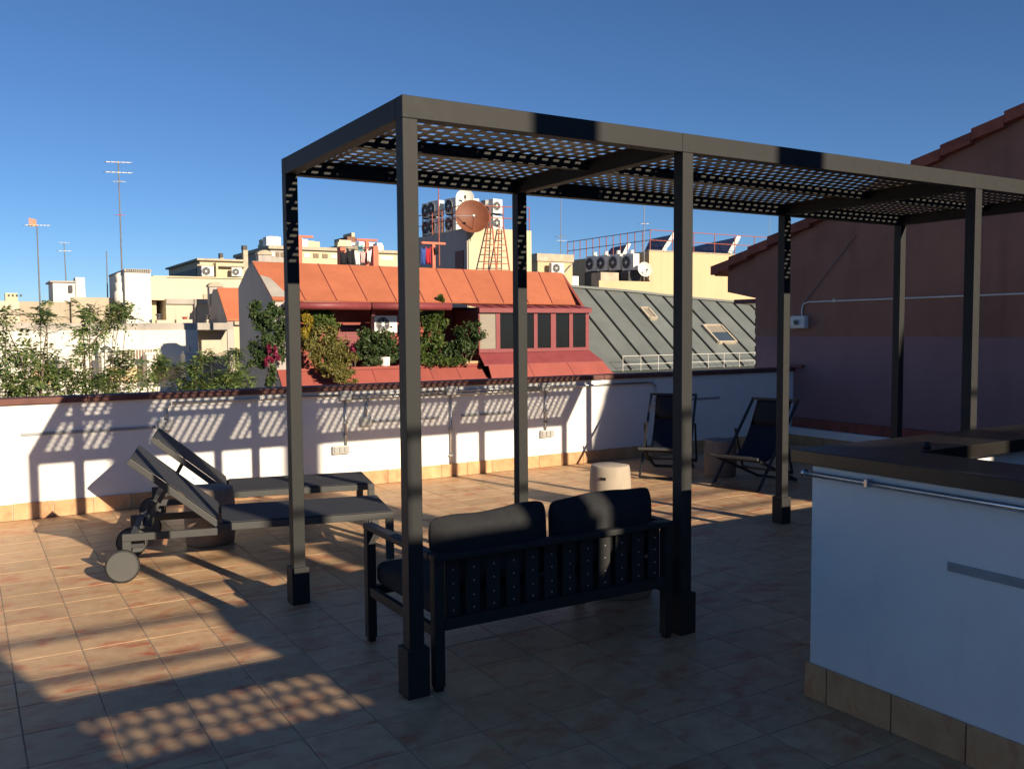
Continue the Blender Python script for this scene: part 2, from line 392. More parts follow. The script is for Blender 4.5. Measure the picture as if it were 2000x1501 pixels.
# plinth: red ledge, white band, skirting tiles
MB().box(XE-0.06, XE+0.006, -3.0, YW-0.036, 0.235, 0.375).build('ledge', rtile, gh, bev=0.01)
MB().box(XE-0.14, XE+0.006, -3.0, YW-0.003, 0.001, 0.234).build('kerb_wall', white, gh)
y = YW-0.03
while y > 3.0:
    MB().box(XE-0.153, XE-0.141, y-PT+0.003, y-0.003, 0.001, 0.135).build('skirting_tile', skirt_m, gh, bev=0.002); y -= PT
# dark red flashing where parapet meets house
MB().box(XE-0.05, XE-0.004, YW-0.2, YW+0.24, 1.107, 1.15).build('flashing', maroon, gh)
wc = thing('house_conduit', 'thin white conduit along the shaded house wall leading to the white camera box', 'conduit', (XE-0.02, 7, 1.9))
MB().cyl((XE-0.015, 9.06, 2.055), (XE-0.015, 2.0, 2.075), 0.011).build('pipe', acw, wc)
MB().tube([(XE-0.015, 9.06, 2.055), (XE-0.015, 9.14, 2.03), (XE-0.015, 9.17, 1.97), (XE-0.015, 9.17, 1.86)], 0.011).build('pipe', acw, wc)
MB().cyl((XE-0.012, 9.18, 2.0), PX(1672, 458, XE-0.012), 0.006, n=6).build('cable', mastm, wc)
for y in (8.6, 7.6, 6.6, 5.6, 4.6): MB().box(XE-0.03, XE, y-0.015, y+0.015, 2.04, 2.085).build('clip', acw, wc)
cb = thing('camera_box', 'white box with round dark lens mounted on the shaded house wall', 'camera', (XE-0.05, 9.19, 1.68))
MB().box(XE-0.10, XE-0.001, 9.05, 9.32, 1.675, 1.86).build('housing', acw, cb, bev=0.02, seg=3)
MB().cyl((XE-0.10, 9.19, 1.765), (XE-0.125, 9.19, 1.765), 0.042, n=20).build('lens_ring', strip_m, cb)
MB().cyl((XE-0.124, 9.19, 1.765), (XE-0.13, 9.19, 1.765), 0.030, n=20).build('lens', glass, cb)

# ================================================================== PERGOLA
X0, Y0, PW, PH, S = 1.721, 3.770, 1.777, 2.747, 0.075
XS = [X0, X0+1.647, X0+1.647+2.666, X0+1.647+2.666+1.556]
pg = thing('pergola', 'dark grey metal pergola with perforated sheet roof over the outdoor sofa', 'pergola', (X0+2.9, Y0+PW/2, 0))
for xx in XS:
    for yy in (Y0, Y0+PW-S):
        p = MB().box(xx, xx+S, yy, yy+S, 0.0, PH-0.101).build('post', metal, pg, bev=0.003)
        e = 0.0185; hb = 0.232
        b = MB(); 
        b.box(xx-e, xx+S+e, yy-e, yy+S+e, 0.001, hb)
        b.build('base_sleeve', metal, p, bev=0.003)
for yy in (Y0, Y0+PW-S):
    for a, b in zip(XS[:-1], XS[1:]):
        MB().box(a + (0 if a == X0 else 0.0), (b if b != XS[-1] else b+S)-0.001, yy, yy+S, PH-0.10, PH).build('long_beam', metal, pg, bev=0.003)
for xx in XS: MB().box(xx, xx+S, Y0+S+0.001, Y0+PW-S-0.001, PH-0.099, PH-0.001).build('cross_beam', metal, pg, bev=0.003)
YM = Y0+PW/2
def perforated(xa, xb, ya, yb, z, pit=(0.080, 0.098), hole=(0.043, 0.043)):
    m = MB(); px_, py_ = pit; hx, hy = hole; t = 0.003
    nx = int((xb-xa-0.03)/px_); ny = int((yb-ya-0.015)/py_)
    mx = (xb-xa-nx*px_)/2; my = (yb-ya-ny*py_)/2
    bxs = [xa] ; bys = [ya]
    for i in range(nx): cxx = xa+mx+(i+0.5)*px_; bxs += [cxx-hx/2, cxx+hx/2]
    for j in range(ny): cyy = ya+my+(j+0.5)*py_; bys += [cyy-hy/2, cyy+hy/2]
    bxs.append(xb); bys.append(yb)
    NX, NY = len(bxs), len(bys)
    vs = [(x, y, z+zz) for zz in (0, t) for y in bys for x in bxs]
    idx = lambda i, j, k: k*NX*NY+j*NX+i
    fs = []
    for j in range(NY-1):
        for i in range(NX-1):
            hole = (i % 2 == 1) and (j % 2 == 1)
            if not hole:
                fs.append((idx(i,j,0), idx(i,j+1,0), idx(i+1,j+1,0), idx(i+1,j,0)))
                fs.append((idx(i,j,1), idx(i+1,j,1), idx(i+1,j+1,1), idx(i,j+1,1)))
            else:
                fs += [(idx(i,j,0), idx(i+1,j,0), idx(i+1,j,1), idx(i,j,1)), (idx(i+1,j,0), idx(i+1,j+1,0), idx(i+1,j+1,1), idx(i+1,j,1)),
                       (idx(i+1,j+1,0), idx(i,j+1,0), idx(i,j+1,1), idx(i+1,j+1,1)), (idx(i,j+1,0), idx(i,j,0), idx(i,j,1), idx(i,j+1,1))]
    m.add(vs, fs); return m
def roof_bays(par, xs, y0, y1, s, top, **kw):
    ym = (y0+y1)/2
    for a, b in zip(xs[:-1], xs[1:]):
        MB().box(a+s+0.001, b-0.001, ym-0.02, ym+0.02, top-0.068, top-0.016).build('middle_beam', metal, par, bev=0.002)
        perforated(a+s+0.002, b-0.002, y0+s+0.002, ym-0.001, top-0.0145, **kw).build('perforated_panel', panelm, par)
        perforated(a+s+0.002, b-0.002, ym+0.001, y1-s-0.002, top-0.0145, **kw).build('perforated_panel', panelm, par)
roof_bays(pg, XS, Y0, Y0+PW, S, PH)

# ================================================================== BEHIND THE CAMERA: what throws the foreground shade
sh = thing('stair_house', 'white rendered stair house standing behind the photographer', 'stair house', (7, -5.6, 0))
top = [(3.62, 4.16), (4.80, 4.16), (4.80, 3.85), (4.98, 3.85), (4.98, 4.65), (5.27, 4.65), (5.27, 4.16), (5.72, 4.16), (5.72, 3.72), (6.12, 3.72), (6.12, 4.16), (12.0, 4.16)]  # unseen outline, notched and raised to shape sunlit patches on sofa and counter
MB().prism([(3.62, -5.0, 0)]+[(a, -5.0, b) for a, b in top]+[(12.0, -5.0, 0)], (0, -0.5, 0)).build('wall', white, sh)
for a, b in ((4.45, 4.78), (6.13, 6.46)):
    MB().box(a, b, -5.45, -5.12, 4.1, 7.6).build('chimney', white, sh)
for z in (4.45, 4.72): MB().cyl((3.62, -5.2, z), (12.0, -5.2, z), 0.022).build('rail', metal, sh)
for xx in (3.7, 5.35, 7.2, 8.6, 10.0, 11.6): MB().cyl((xx, -5.2, 4.1), (xx, -5.2, 4.74), 0.015).build('rail_post', metal, sh)
MB().box(-7.0, 2.46, -5.5, -5.05, 0, 4.12).build('side_wall', white, sh)  # unseen block, widened to shade the floor and cut bounced light
MB().box(2.461, 3.619, -5.4, -5.1, 0, 3.38).build('shade_wall', white, sh)  # unseen wall added to stop sun through the rear half of the second pergola
for z in (3.93, 4.20): MB().cyl((2.461, -5.2, z), (3.62, -5.2, z), 0.025).build('rail', metal, sh)
rp2 = thing('pergola', 'second dark metal pergola with perforated roof behind the photographer', 'pergola', (1.8, -3.3, 0))
xs2 = [-3.2, -0.6, 1.15, 3.45]
for xx in xs2:
    for yy in (-4.18, -2.48):
        MB().box(xx, xx+S, yy, yy+S, 0, PH-0.101).build('post', metal, rp2)
    MB().box(xx, xx+S, -4.10, -2.485, PH-0.099, PH-0.001).build('cross_beam', metal, rp2)
for yy in (-4.18, -2.48): MB().box(xs2[0], xs2[-1]+S, yy, yy+S, PH-0.10, PH).build('long_beam', metal, rp2)
roof_bays(rp2, xs2, -4.18, -2.48+S, S, PH, pit=(0.095, 0.172), hole=(0.062, 0.078))

# ================================================================== BAR COUNTER
bc = thing('bar_counter', 'white plastered bar counter with thick dark top at the right edge', 'counter', (5, 1.2, 0))
CX0, CY1 = 3.30, 2.82
MB().box(CX0, CX0+0.22, -1.5, CY1, 0, 1.078).build('side_wall', white_in, bc, bev=0.012, seg=3)
MB().box(CX0+0.221, 9.2, CY1-0.22, CY1-0.002, 0, 1.078).build('inner_wall', white_in, bc)
MB().box(3.268, 3.655, -1.5, 2.912, 1.08, 1.142).build('counter_top', counter_m, bc, bev=0.003)
MB().box(3.656, 9.2, 2.53, 2.912, 1.08, 1.1415).build('counter_top', counter_m, bc, bev=0.003)
MB().box(3.53, 9.2, 0.2, 2.595, 0.82, 0.86).build('inner_shelf', counter_m, bc)
y = CY1+0.012; first = True
while y > -1.3:
    y2 = y-(0.125 if first else PT)
    MB().box(CX0-0.016, CX0-0.001, y2+0.003, y-0.003, 0.001, 0.162).build('skirting_tile', skirt_m, bc, bev=0.002)
    y = y2; first = False
x = CX0-0.014
while x < 9.0:
    MB().box(x+0.003, x+PT-0.003, CY1, CY1+0.014, 0.001, 0.162).build('skirting_tile', skirt_m, bc, bev=0.002); x += PT
pc = thing('counter_tube', 'bright galvanised tube clipped under the dark counter top', 'tube', (CX0-0.02, 1, 1.0))
MB().cyl((CX0-0.022, 2.84, 1.038), (CX0-0.022, -1.4, 1.038), 0.0135, n=16).build('tube', chrome, pc, smooth=True)
MB().cyl((CX0-0.022, 2.846, 1.038), (CX0-0.022, 2.832, 1.038), 0.018, n=16).build('end_cap', chrome, pc, smooth=True)
for y in (2.5, 1.5, 0.5): MB().box(CX0-0.04, CX0-0.0005, y-0.009, y+0.009, 1.02, 1.058).build('clip', chrome, pc, bev=0.003)
tag(MB().box(CX0-0.008, CX0-0.0005, 0.9, 2.14, 0.742, 0.778).build('wall_strip', strip_m, bev=0.002), 'grey strip fixed on the white bar counter face at the right edge', 'strip', 'grey strips on the white walls')
bt = thing('counter_fitting', 'small black fitting standing on the dark counter top', 'fitting', (3.78, 2.56, 1.142))
MB().lathe((3.78, 2.57, 1.142), [(0.0, 0), (0.016, 0), (0.018, 0.01), (0.013, 0.02), (0.016, 0.03), (0.0, 0.033)], 14).build('knob', black, bt, smooth=True)

# ================================================================== SOFA
sf = thing('outdoor_sofa', 'black two seat outdoor sofa with slatted metal back seen from behind under the pergola', 'sofa', (2.57, 4.2, 0))
sx0, sx1, sy0, sy1 = 1.848, 3.300, 3.760, 4.635
LW = 0.052
for xx in (sx0, sx1-LW):
    for yy in (sy0, sy1-LW):
        l = MB().box(xx, xx+LW, yy, yy+LW, 0.022, 0.618).build('leg', metal, sf, bev=0.004)
        MB().box(xx+0.007, xx+LW-0.007, yy+0.007, yy+LW-0.007, 0.0, 0.022).build('foot', black, l)
    MB().box(xx-0.004, xx+LW+0.004, sy0+LW+0.012, sy1+0.004, 0.619, 0.652).build('armrest', metal, sf, bev=0.008, seg=3)
    MB().box(xx+0.01, xx+LW-0.01, sy0+LW+0.001, sy1-LW-0.001, 0.255, 0.305).build('side_rail', metal, sf, bev=0.003)
MB().box(sx0-0.004, sx1+0.004, sy0-0.008, sy0+LW+0.010, 0.619, 0.652).build('back_rail', metal, sf, bev=0.008, seg=3)
MB().box(sx0+LW+0.001, sx1-LW-0.001, sy0+0.004, sy0+LW-0.006, 0.288, 0.342).build('bottom_rail', metal, sf, bev=0.003)
MB().box(sx0+LW+0.001, sx1-LW-0.001, sy1-LW+0.006, sy1-0.006, 0.255, 0.305).build('front_rail', metal, sf, bev=0.003)
n = 12; pit = (sx1-sx0-2*LW)/n
for k in range(n):
    xc = sx0+LW+(k+0.5)*pit; w = 0.038
    s_ = MB().prism([(xc-w, sy0+0.030, 0.618), (xc+w, sy0+0.030, 0.618), (xc+w, sy0+0.042, 0.618), (xc-w, sy0+0.042, 0.618)], (0, 0, -0.275)).build('slat', metal, sf, bev=0.002)
    rv = MB()
    for zz in (0.37, 0.43, 0.50, 0.565): rv.lathe((xc+0.004, sy0+0.0295, zz), [(0.0048, 0), (0.0038, 0.002), (0.0, 0.003)], 8, axis=(0,-1,0))
    rv.build('rivets', zinc, s_, smooth=True)
def pillow(parent, name, x0, x1, y0, y1, z0, z1, tilt=0.0, roll=0.0, seedv=1, m=cushion):
    rg = random.Random(seedv); nx, nz = 15, 9; vs = []; fs = []
    cx, cy, cz = (x0+x1)/2, (y0+y1)/2, (z0+z1)/2
    for side in (-1, 1):
        for j in range(nz):
            for i in range(nx):
                a, b = i/(nx-1)*2-1, j/(nz-1)*2-1
                bulge = (max(0, 1-abs(a)**4))**0.5*(max(0, 1-abs(b)**4))**0.5
                x = (x1-x0)/2*a*(1-0.045*abs(b)**8-0.02*(1-b*b)*abs(a)); z = (z1-z0)/2*b*(1-0.06*abs(a)**8-0.05*(1-a*a)*max(b,0)*math.sin(3*a+seedv))
                y = cy+side*((y1-y0)/2*bulge + 0.006)*(1+0.12*math.sin(2.3*a+seedv)*math.cos(2*b)) + rg.uniform(-.003, .003)
                x, z = x*math.cos(roll)-z*math.sin(roll), x*math.sin(roll)+z*math.cos(roll)
                vs.append((cx+x, y+tilt*(cz+z-z0), cz+z+rg.uniform(-.002,.002)))
    N = nx*nz
    for j in range(nz-1):
        for i in range(nx-1):
            q = j*nx+i
            fs.append((q, q+1, q+nx+1, q+nx)); fs.append((N+q, N+q+nx, N+q+nx+1, N+q+1))
    for i in range(nx-1):
        fs.append((i, N+i, N+i+1, i+1)); q = (nz-1)*nx+i; fs.append((q, q+1, N+q+1, N+q))
    for j in range(nz-1):
        q = j*nx; fs.append((q, q+nx, N+q+nx, N+q)); q = j*nx+nx-1; fs.append((q, N+q, N+q+nx, q+nx))
    o = MB().add(vs, fs).build(name, m, parent, smooth=True, sub=1)
    fixn(o)
    return o
pillow(sf, 'back_cushion', 1.885, 2.572, 3.81, 4.00, 0.425, 0.815, roll=0.035, seedv=2)
pillow(sf, 'back_cushion', 2.574, 3.268, 3.81, 4.00, 0.425, 0.825, roll=0.02, seedv=5)
sc = MB().box(sx0+LW+0.006, sx1-LW-0.006, sy0+0.06, sy1-0.008, 0.308, 0.435).build('seat_cushion', cushion, sf, bev=0.045, seg=5)
MB().box(sx0+LW, sx0+LW+0.02, sy0+LW+0.002, sy0+LW+0.03, 0.22, 0.27).build('bracket', metal, sf)

# ================================================================== DRUM STOOLS
def drum(x, y, r, h, m, label, slot_dir):
    t = thing('drum_stool', label, 'stool', (x, y, 0), group='concrete drum stools')
    pr = [(0.0, 0.0), (r*0.90, 0.0), (r*0.925, 0.008)]
    for k in range(1, 9):
        a = k/9; pr.append((r*(0.925+0.075*math.sin(math.pi*a)), h*a))
    pr += [(r*0.925, h-0.014), (r*0.905, h-0.004), (r*0.87, h), (0.0, h)]
    MB().lathe((x, y, 0), pr, 48).build('body', m, t, smooth=True)
    d = Vector((slot_dir[0], slot_dir[1], 0)).normalized(); s = Vector((-d.y, d.x, 0)); c = Vector((x, y, h*0.74))+d*(r*0.985)
    MB().beam(c-s*0.03, c+s*0.03, 0.012, 0.022).build('grip_slot', black, t)
drum(1.67, 7.47, 0.198, 0.452, drum_b, 'taupe drum stool standing between the two sun loungers', (-0.6, -1))
drum(5.22, 6.84, 0.196, 0.415, drum_a, 'beige sunlit drum stool with a hand slot beyond the sofa', (-1, -0.62))
drum(7.43, 7.66, 0.185, 0.42, drum_b, 'brown drum stool in the shade between the two deck chairs', (0, 1))
drum(3.60, 4.58, 0.196, 0.42, drum_b, 'dark drum stool in deep shade just beyond the right end of the sofa', (1, 1))

# ================================================================== SUN LOUNGERS
def make_lounger(label):
    t = thing('sun_lounger', label, 'sun lounger', (0,0,0), 0.0, 'grey wheeled sun loungers')
    L, Wd = 1.90, 0.70
    def b(nm, m, par=None, **k): return m.build(nm, k.pop('mat', lounge_f), par or t, world=False, **k)
    for s in (0, 1):
        y0 = s*(Wd-0.035)
        b('chassis_rail', MB().box(0.03, 0.66, y0, y0+0.035, 0.272, 0.322), bev=0.004)
        b('wheel_leg', MB().box(0.03, 0.085, y0, y0+0.035, 0.115, 0.271), bev=0.004)
        b('seat_rail', MB().box(0.60, L, y0-0.004, y0+0.039, 0.300, 0.348) if False else MB().box(0.661, L, y0, y0+0.035, 0.300, 0.350), bev=0.004)
        b('foot_leg', MB().box(L-0.06, L, y0, y0+0.035, 0.0, 0.299), bev=0.004)
        yo = -0.03 if s == 0 else Wd+0.03
        w = b('wheel', MB().lathe((0.03, yo, 0.112), [(0.0, -0.018), (0.098, -0.018), (0.104, -0.012), (0.104, 0.012), (0.098, 0.018), (0.0, 0.018)], 40, axis=(0, -1 if s == 0 else 1, 0)), mat=wheel_m)
        b('tyre', MB().lathe((0.03, yo, 0.112), [(0.103, -0.016), (0.112, -0.014), (0.112, 0.014), (0.103, 0.016)], 40, axis=(0, 1, 0)), w, mat=black)
    b('axle', MB().cyl((0.055, -0.02, 0.14), (0.055, Wd+0.02, 0.14), 0.012))
    for x in (0.10, 0.64, L-0.03): b('cross_bar', MB().box(x-0.02, x+0.02, 0.036, Wd-0.036, 0.282, 0.318), bev=0.003)
    b('wheel_housing', MB().box(0.06, 0.16, 0.10, 0.22, 0.20, 0.281), mat=acd, bev=0.006)
    b('seat_sling', MB().box(0.68, L-0.012, 0.012, Wd-0.012, 0.351, 0.360), mat=sling, bev=0.004)
    # backrest
    p0, p1 = Vector((0.655, 0, 0.345)), Vector((0.085, 0, 0.825)); d = (p1-p0).normalized(); nrm = Vector((-d.z, 0, d.x)); nrm = nrm if nrm.z > 0 else -nrm
    for y in (0.018, Wd-0.018):
        b('back_rail', MB().beam(p0+Vector((0, y, 0)), p1+Vector((0, y, 0)), 0.034, 0.045, up=nrm), bev=0.004)
    b('head_rail', MB().beam(p1-d*0.02+Vector((0, 0.036, 0)), p1-d*0.02+Vector((0, Wd-0.036, 0)), 0.038, 0.044, up=nrm), bev=0.004)
    q = [p0+d*0.02+Vector((0, 0.012, 0)), p0+d*0.02+Vector((0, Wd-0.012, 0)), p1+Vector((0, Wd-0.012, 0)), p1+Vector((0, 0.012, 0))]
    b('back_sling', MB().slab([v+nrm*0.034 for v in q], nrm*0.008), mat=sling, bev=0.003)
    for y in (0.20, Wd-0.20):
        b('strut', MB().beam((0.17, y, 0.322), p0+d*0.42+Vector((0, y, 0))-nrm*0.02, 0.014, 0.022))
    b('rack', MB().box(0.13, 0.21, 0.18, Wd-0.18, 0.319, 0.338), bev=0.003)
    for k in range(3): b('tooth', MB().box(0.14+k*0.03, 0.15+k*0.03, 0.19, Wd-0.19, 0.339, 0.368))
    return t
lo = make_lounger('grey sun lounger with raised back, the nearer of the two, wheels toward the left')
lo.location = (0.865, 6.63, 0); lo.rotation_euler = (0, 0, R(-13.1))
l2 = copy_tree(lo); l2['label'] = 'grey sun lounger with raised back, the farther one beside the white parapet'
l2.location = (1.225, 7.86, 0); l2.rotation_euler = (0, 0, R(-13.1))

# ================================================================== DECK CHAIRS
def make_deck(label):
    t = thing('deck_chair', label, 'deck chair', (0,0,0), 0, 'folding deck chairs with navy slings')
    w = 0.56; s = 0.026
    def b(nm, m, mt=chairm, **k): return m.build(nm, mt, t, world=False, **k)
    TB = Vector((0, 0.86, 0.885)); FB = Vector((0, 0.0, 0.015)); SF = Vector((0, -0.03, 0.345)); RB = Vector((0, 0.93, 0.015))
    for x in (0.013, w-0.013):
        X = Vector((x, 0, 0))
        b('back_leg', MB().beam(FB+X, TB+X, s, s), bev=0.004)
        i = 0.03 if x < w/2 else -0.03
        XI = Vector((x+i, 0, 0))
        b('seat_leg', MB().beam(SF+XI, RB+XI, s, s), bev=0.004)
        j = FB.lerp(TB, 0.62)
        XO = Vector((x-i*0.95, 0, 0))
        b('prop', MB().beam(j+XO+Vector((0,-0.012,0.03)), Vector((0, 0.70, 0.13))+XO, 0.022, 0.022), bev=0.003)
        b('hinge', MB().cyl(Vector((x-0.03, 0.70, 0.13)), Vector((x+0.03, 0.70, 0.13)), 0.022, n=12))
    b('floor_bar', MB().beam(FB+Vector((0.027,0,0)), FB+Vector((w-0.027,0,0)), s, s), bev=0.004)
    b('rear_bar', MB().beam(RB+Vector((0.05,0,0)), RB+Vector((w-0.05,0,0)), s, s), bev=0.004)
    b('top_bar', MB().beam(TB+Vector((-0.001,0,0.012)), TB+Vector((w+0.001,0,0.012)), s, s), bev=0.004)
    b('seat_bar', MB().beam(SF+Vector((0.0,0,0.0)), SF+Vector((w,0,0.0)), 0.03, 0.03), lounge_f, bev=0.006)
    b('cross_bar', MB().beam(Vector((0.06,0.55,0.155)), Vector((w-0.06,0.55,0.155)), 0.02, 0.02), bev=0.003)
    # sling
    m = MB(); N = 18; xs = [0.075, 0.17, 0.28, 0.39, 0.485]; vs = []
    P0, P1, P2, P3 = TB, Vector((0, 0.64, 0.52)), Vector((0, 0.46, 0.10)), SF+Vector((0, 0.0, 0.018))
    for k in range(N):
        q = k/(N-1); c = P0*(1-q)**3+P1*3*q*(1-q)**2+P2*3*q*q*(1-q)+P3*q**3
        for i, x in enumerate(xs):
            sag = 0.018*math.sin(math.pi*q)*(1-((x-0.28)/0.205)**2)
            vs.append((x, c.y+sag, c.z-sag))
    n = len(xs); fs = [(k*n+i, k*n+i+1, (k+1)*n+i+1, (k+1)*n+i) for k in range(N-1) for i in range(n-1)]
    o = b('sling', m.add(vs, fs), navy, smooth=True); sd = o.modifiers.new('solid', 'SOLIDIFY'); sd.thickness = 0.006
    hp = MB(); vs2 = []
    for side in (0, 1):
        for k in range(6):
            q = 0.02+0.22*k/5; c = P0*(1-q)**3+P1*3*q*(1-q)**2+P2*3*q*q*(1-q)+P3*q**3
            for i in range(7):
                x = 0.085+0.39*i/6; e = (1-abs(k/2.5-1)**3)*(1-abs(i/3-1)**4)
                vs2.append((x, c.y-0.012-(0.045*e if side else 0), c.z+(0.01*e if side else 0)))
    fs2 = []
    for side in (0, 1):
        for k in range(5):
            for i in range(6):
                a = side*42+k*7+i; f_ = (a, a+1, a+8, a+7); fs2.append(f_ if side else f_[::-1])
    for i in range(6): fs2 += [(i, i+1, 43+i, 42+i), (35+i, 77+i, 78+i, 36+i)]
    for k in range(5): fs2 += [(k*7, 42+k*7, 49+k*7, k*7+7), (k*7+6, k*7+13, 55+k*7, 48+k*7)]
    fixn(b('head_pillow', hp.add(vs2, fs2), cushion, smooth=True))
    return t
d1 = make_deck('navy deck chair facing left, right beside the bar counter and the middle pergola post')
d1.location = (6.83, 7.17, 0); d1.rotation_euler = (0, 0, math.atan2(-0.963, 0.27))
d2 = copy_tree(d1); d2['label'] = 'navy deck chair against the white parapet, left of the brown drum stool'
d2.location = (6.52, 8.02, 0); d2.rotation_euler = (0, 0, math.atan2(-0.75, 0.66))

# ================================================================== ROOFTOP EQUIPMENT BUILDERS
def ac(x, y, z, rzv, label, w=0.85, h=0.6, d=0.32, m=None, grp='air conditioner units on the roofs', foot=True):
    t = thing('air_conditioner', label, 'air conditioner', (x, y, z), rzv, grp); m = m or acw
    def b(nm, k, mt, **q): return k.build(nm, mt, t, world=False, **q)
    z0 = 0.06 if foot else 0.0
    b('casing', MB().box(-w/2, w/2, -d/2, d/2, z0, z0+h), m, bev=0.015)
    fx = -w*0.14; r = min(h*0.40, w*0.36)
    b('fan_opening', MB().cyl((fx, -d/2-0.003, z0+h/2), (fx, -d/2-0.010, z0+h/2), r, n=24), acd)
    g = MB()
    g.lathe((fx, -d/2-0.02, z0+h/2), [(r*0.97, -0.012), (r*1.05, -0.012), (r*1.05, 0.01), (r*0.97, 0.01)], 24, axis=(0,-1,0))
    for k in range(3):
        a = k*math.pi/3; g.beam((fx-r*math.cos(a), -d/2-0.022, z0+h/2-r*math.sin(a)), (fx+r*math.cos(a), -d/2-0.022, z0+h/2+r*math.sin(a)), 0.02, 0.02, up=(0,1,0))
    b('fan_grille', g, acg)
    b('fan_hub', MB().cyl((fx, -d/2-0.01, z0+h/2), (fx, -d/2-0.035, z0+h/2), r*0.25, n=12), acw)
    if foot:
        for xx in (-w*0.32, w*0.32): b('foot', MB().box(xx-0.03, xx+0.03, -d/2-0.03, d/2+0.03, 0, 0.058), acd)
    return t
def dish(c, axis, r, m, label, pole_to, arm=True):
    c = Vector(c); ax = Vector(axis).normalized()
    t = thing('satellite_dish', label, 'satellite dish', (c.x, c.y, min(c.z-r, pole_to[2])))
    dp = r*0.28; pr = [(r*k/8, dp*(k/8)**2) for k in range(9)]
    pr2 = pr + [(r*1.03, dp+0.01), (r*1.02, dp-0.02)] + [(r*k/8, dp*(k/8)**2-0.025) for k in range(8, -1, -1)]
    MB().lathe(c, pr2, 36, axis=ax).build('reflector', m, t, smooth=True)
    foc = c+ax*(r*1.0)-Vector((0,0,0.25*r)); low = c+ax*dp*0.9-Vector((0,0,r*0.93))
    MB().cyl(low, foc, 0.022, n=6).build('feed_arm', rust if m is dish_t else acg, t)
    MB().cyl(foc+ax*0.05, foc-ax*0.12, 0.05, n=10).build('feed_horn', acd if m is dish_w else acw, t)
    if m is dish_t:
        side = ax.cross(Vector((0,0,1))).normalized()
        MB().cyl(foc, c+side*r*0.95+ax*dp*0.9, 0.02, n=6).build('stay', acw, t)
    MB().tube([c-ax*0.02, c-ax*0.18, Vector(pole_to)], 0.035, 8).build('bracket', mastm, t)
    return t
def mast(x, y, z0, z1, r, label, yagis=(), lean=0.0, m=None, grp='aerial masts on the roofs'):
    t = thing('aerial_mast', label, 'aerial', (x, y, z0), 0, grp); r *= 0.62
    MB().cyl((x, y, z0), (x+lean, y, z1), r*1.15, r*0.8, 8).build('pole', m or mastm, t)
    for (zz, ln, ne, el, kind, mm) in yagis:
        f = (zz-z0)/(z1-z0); xx = x+lean*f; k = MB()
        dv = Vector((math.cos(kind), math.sin(kind), 0.06)); sv = Vector((-dv.y, dv.x, 0)).normalized()
        p = Vector((xx, y-0.03, zz)); k.cyl(p-dv*ln/2, p+dv*ln/2, r*0.5, n=6)
        for q in range(ne):
            c = p-dv*ln/2+dv*ln*(q/(ne-1)); e = el*(1-0.4*q/ne)
            k.cyl(c-sv*e/2, c+sv*e/2, r*0.3, n=5)
        k.build('yagi', mm or m or acw, t)
    return t
def railing(pts, hgt, n_each, label, m=rust, r=0.025, rails=(1.0, 0.5), name='roof_railing'):
    p0 = Vector(pts[0]); t = thing(name, label, 'railing', tuple(p0))
    for a, b in zip(pts[:-1], pts[1:]):
        a, b = Vector(a), Vector(b)
        for k in range(n_each+1):
            q = a.lerp(b, k/n_each)
            if k == 0 and a != p0: continue
            MB().cyl(q, q+Vector((0,0,hgt)), r, n=6).build('post', m, t)
        for f in rails: MB().cyl(a+Vector((0,0,hgt*f)), b+Vector((0,0,hgt*f)), r*0.9, n=6).build('rail', m, t)
    return t
def leafcloud(mb, c, rad, n, size, rg, clumps=None, aspect=0.5, flat=0.0):
    c = Vector(c); clumps = clumps or max(4, n//40)
    cc = []
    for _ in range(clumps):
        while True:
            p = Vector((rg.uniform(-1,1), rg.uniform(-1,1), rg.uniform(-1,1)))
            if 0.25 < p.length < 1: break
        cc.append(p)
    for k in range(n):
        p = rg.choice(cc)+Vector((rg.gauss(0,.17), rg.gauss(0,.17), rg.gauss(0,.17)))
        q = c+Vector((p.x*rad[0], p.y*rad[1], p.z*rad[2]))
        d = Vector((rg.gauss(0,1), rg.gauss(0,1), rg.gauss(0,1)*(1-flat)-0.15)).normalized()
        s = d.cross(Vector((rg.gauss(0,1), rg.gauss(0,1), rg.gauss(0,1)))).normalized()
        L = size*rg.uniform(0.45, 1.5); up = d.cross(s)*L*0.12
        mb.add([q-d*L/2, q+s*L*aspect/2+up, q+d*L/2, q-s*L*aspect/2+up], [(0,1,2),(0,2,3)])
def compound(mb, p, d, L, pairs, ll, rg):
    d = d.normalized(); s = d.cross(Vector((0,0,1)));  s = s.normalized() if s.length > 1e-3 else Vector((1,0,0)); up = s.cross(d)
    for k in range(pairs+1):
        q = k/pairs; c = p+d*L*q-Vector((0,0,1))*L*0.35*q*q
        for sg in ((-1, 1) if k < pairs else (0,)):
            e = (s*sg*0.9+d*0.45+Vector((0,0,-0.25+rg.uniform(-.2,.2)))).normalized() if sg else (d-Vector((0,0,.6))).normalized()
            l_ = ll*rg.uniform(.8,1.2)*(1-0.3*abs(q-0.4)); w = e.cross(up); w = (w.normalized() if w.length > 1e-3 else d)*l_*0.17
            mb.add([c, c+e*l_*0.45+w, c+e*l_, c+e*l_*0.45-w], [(0,1,2),(0,2,3)])

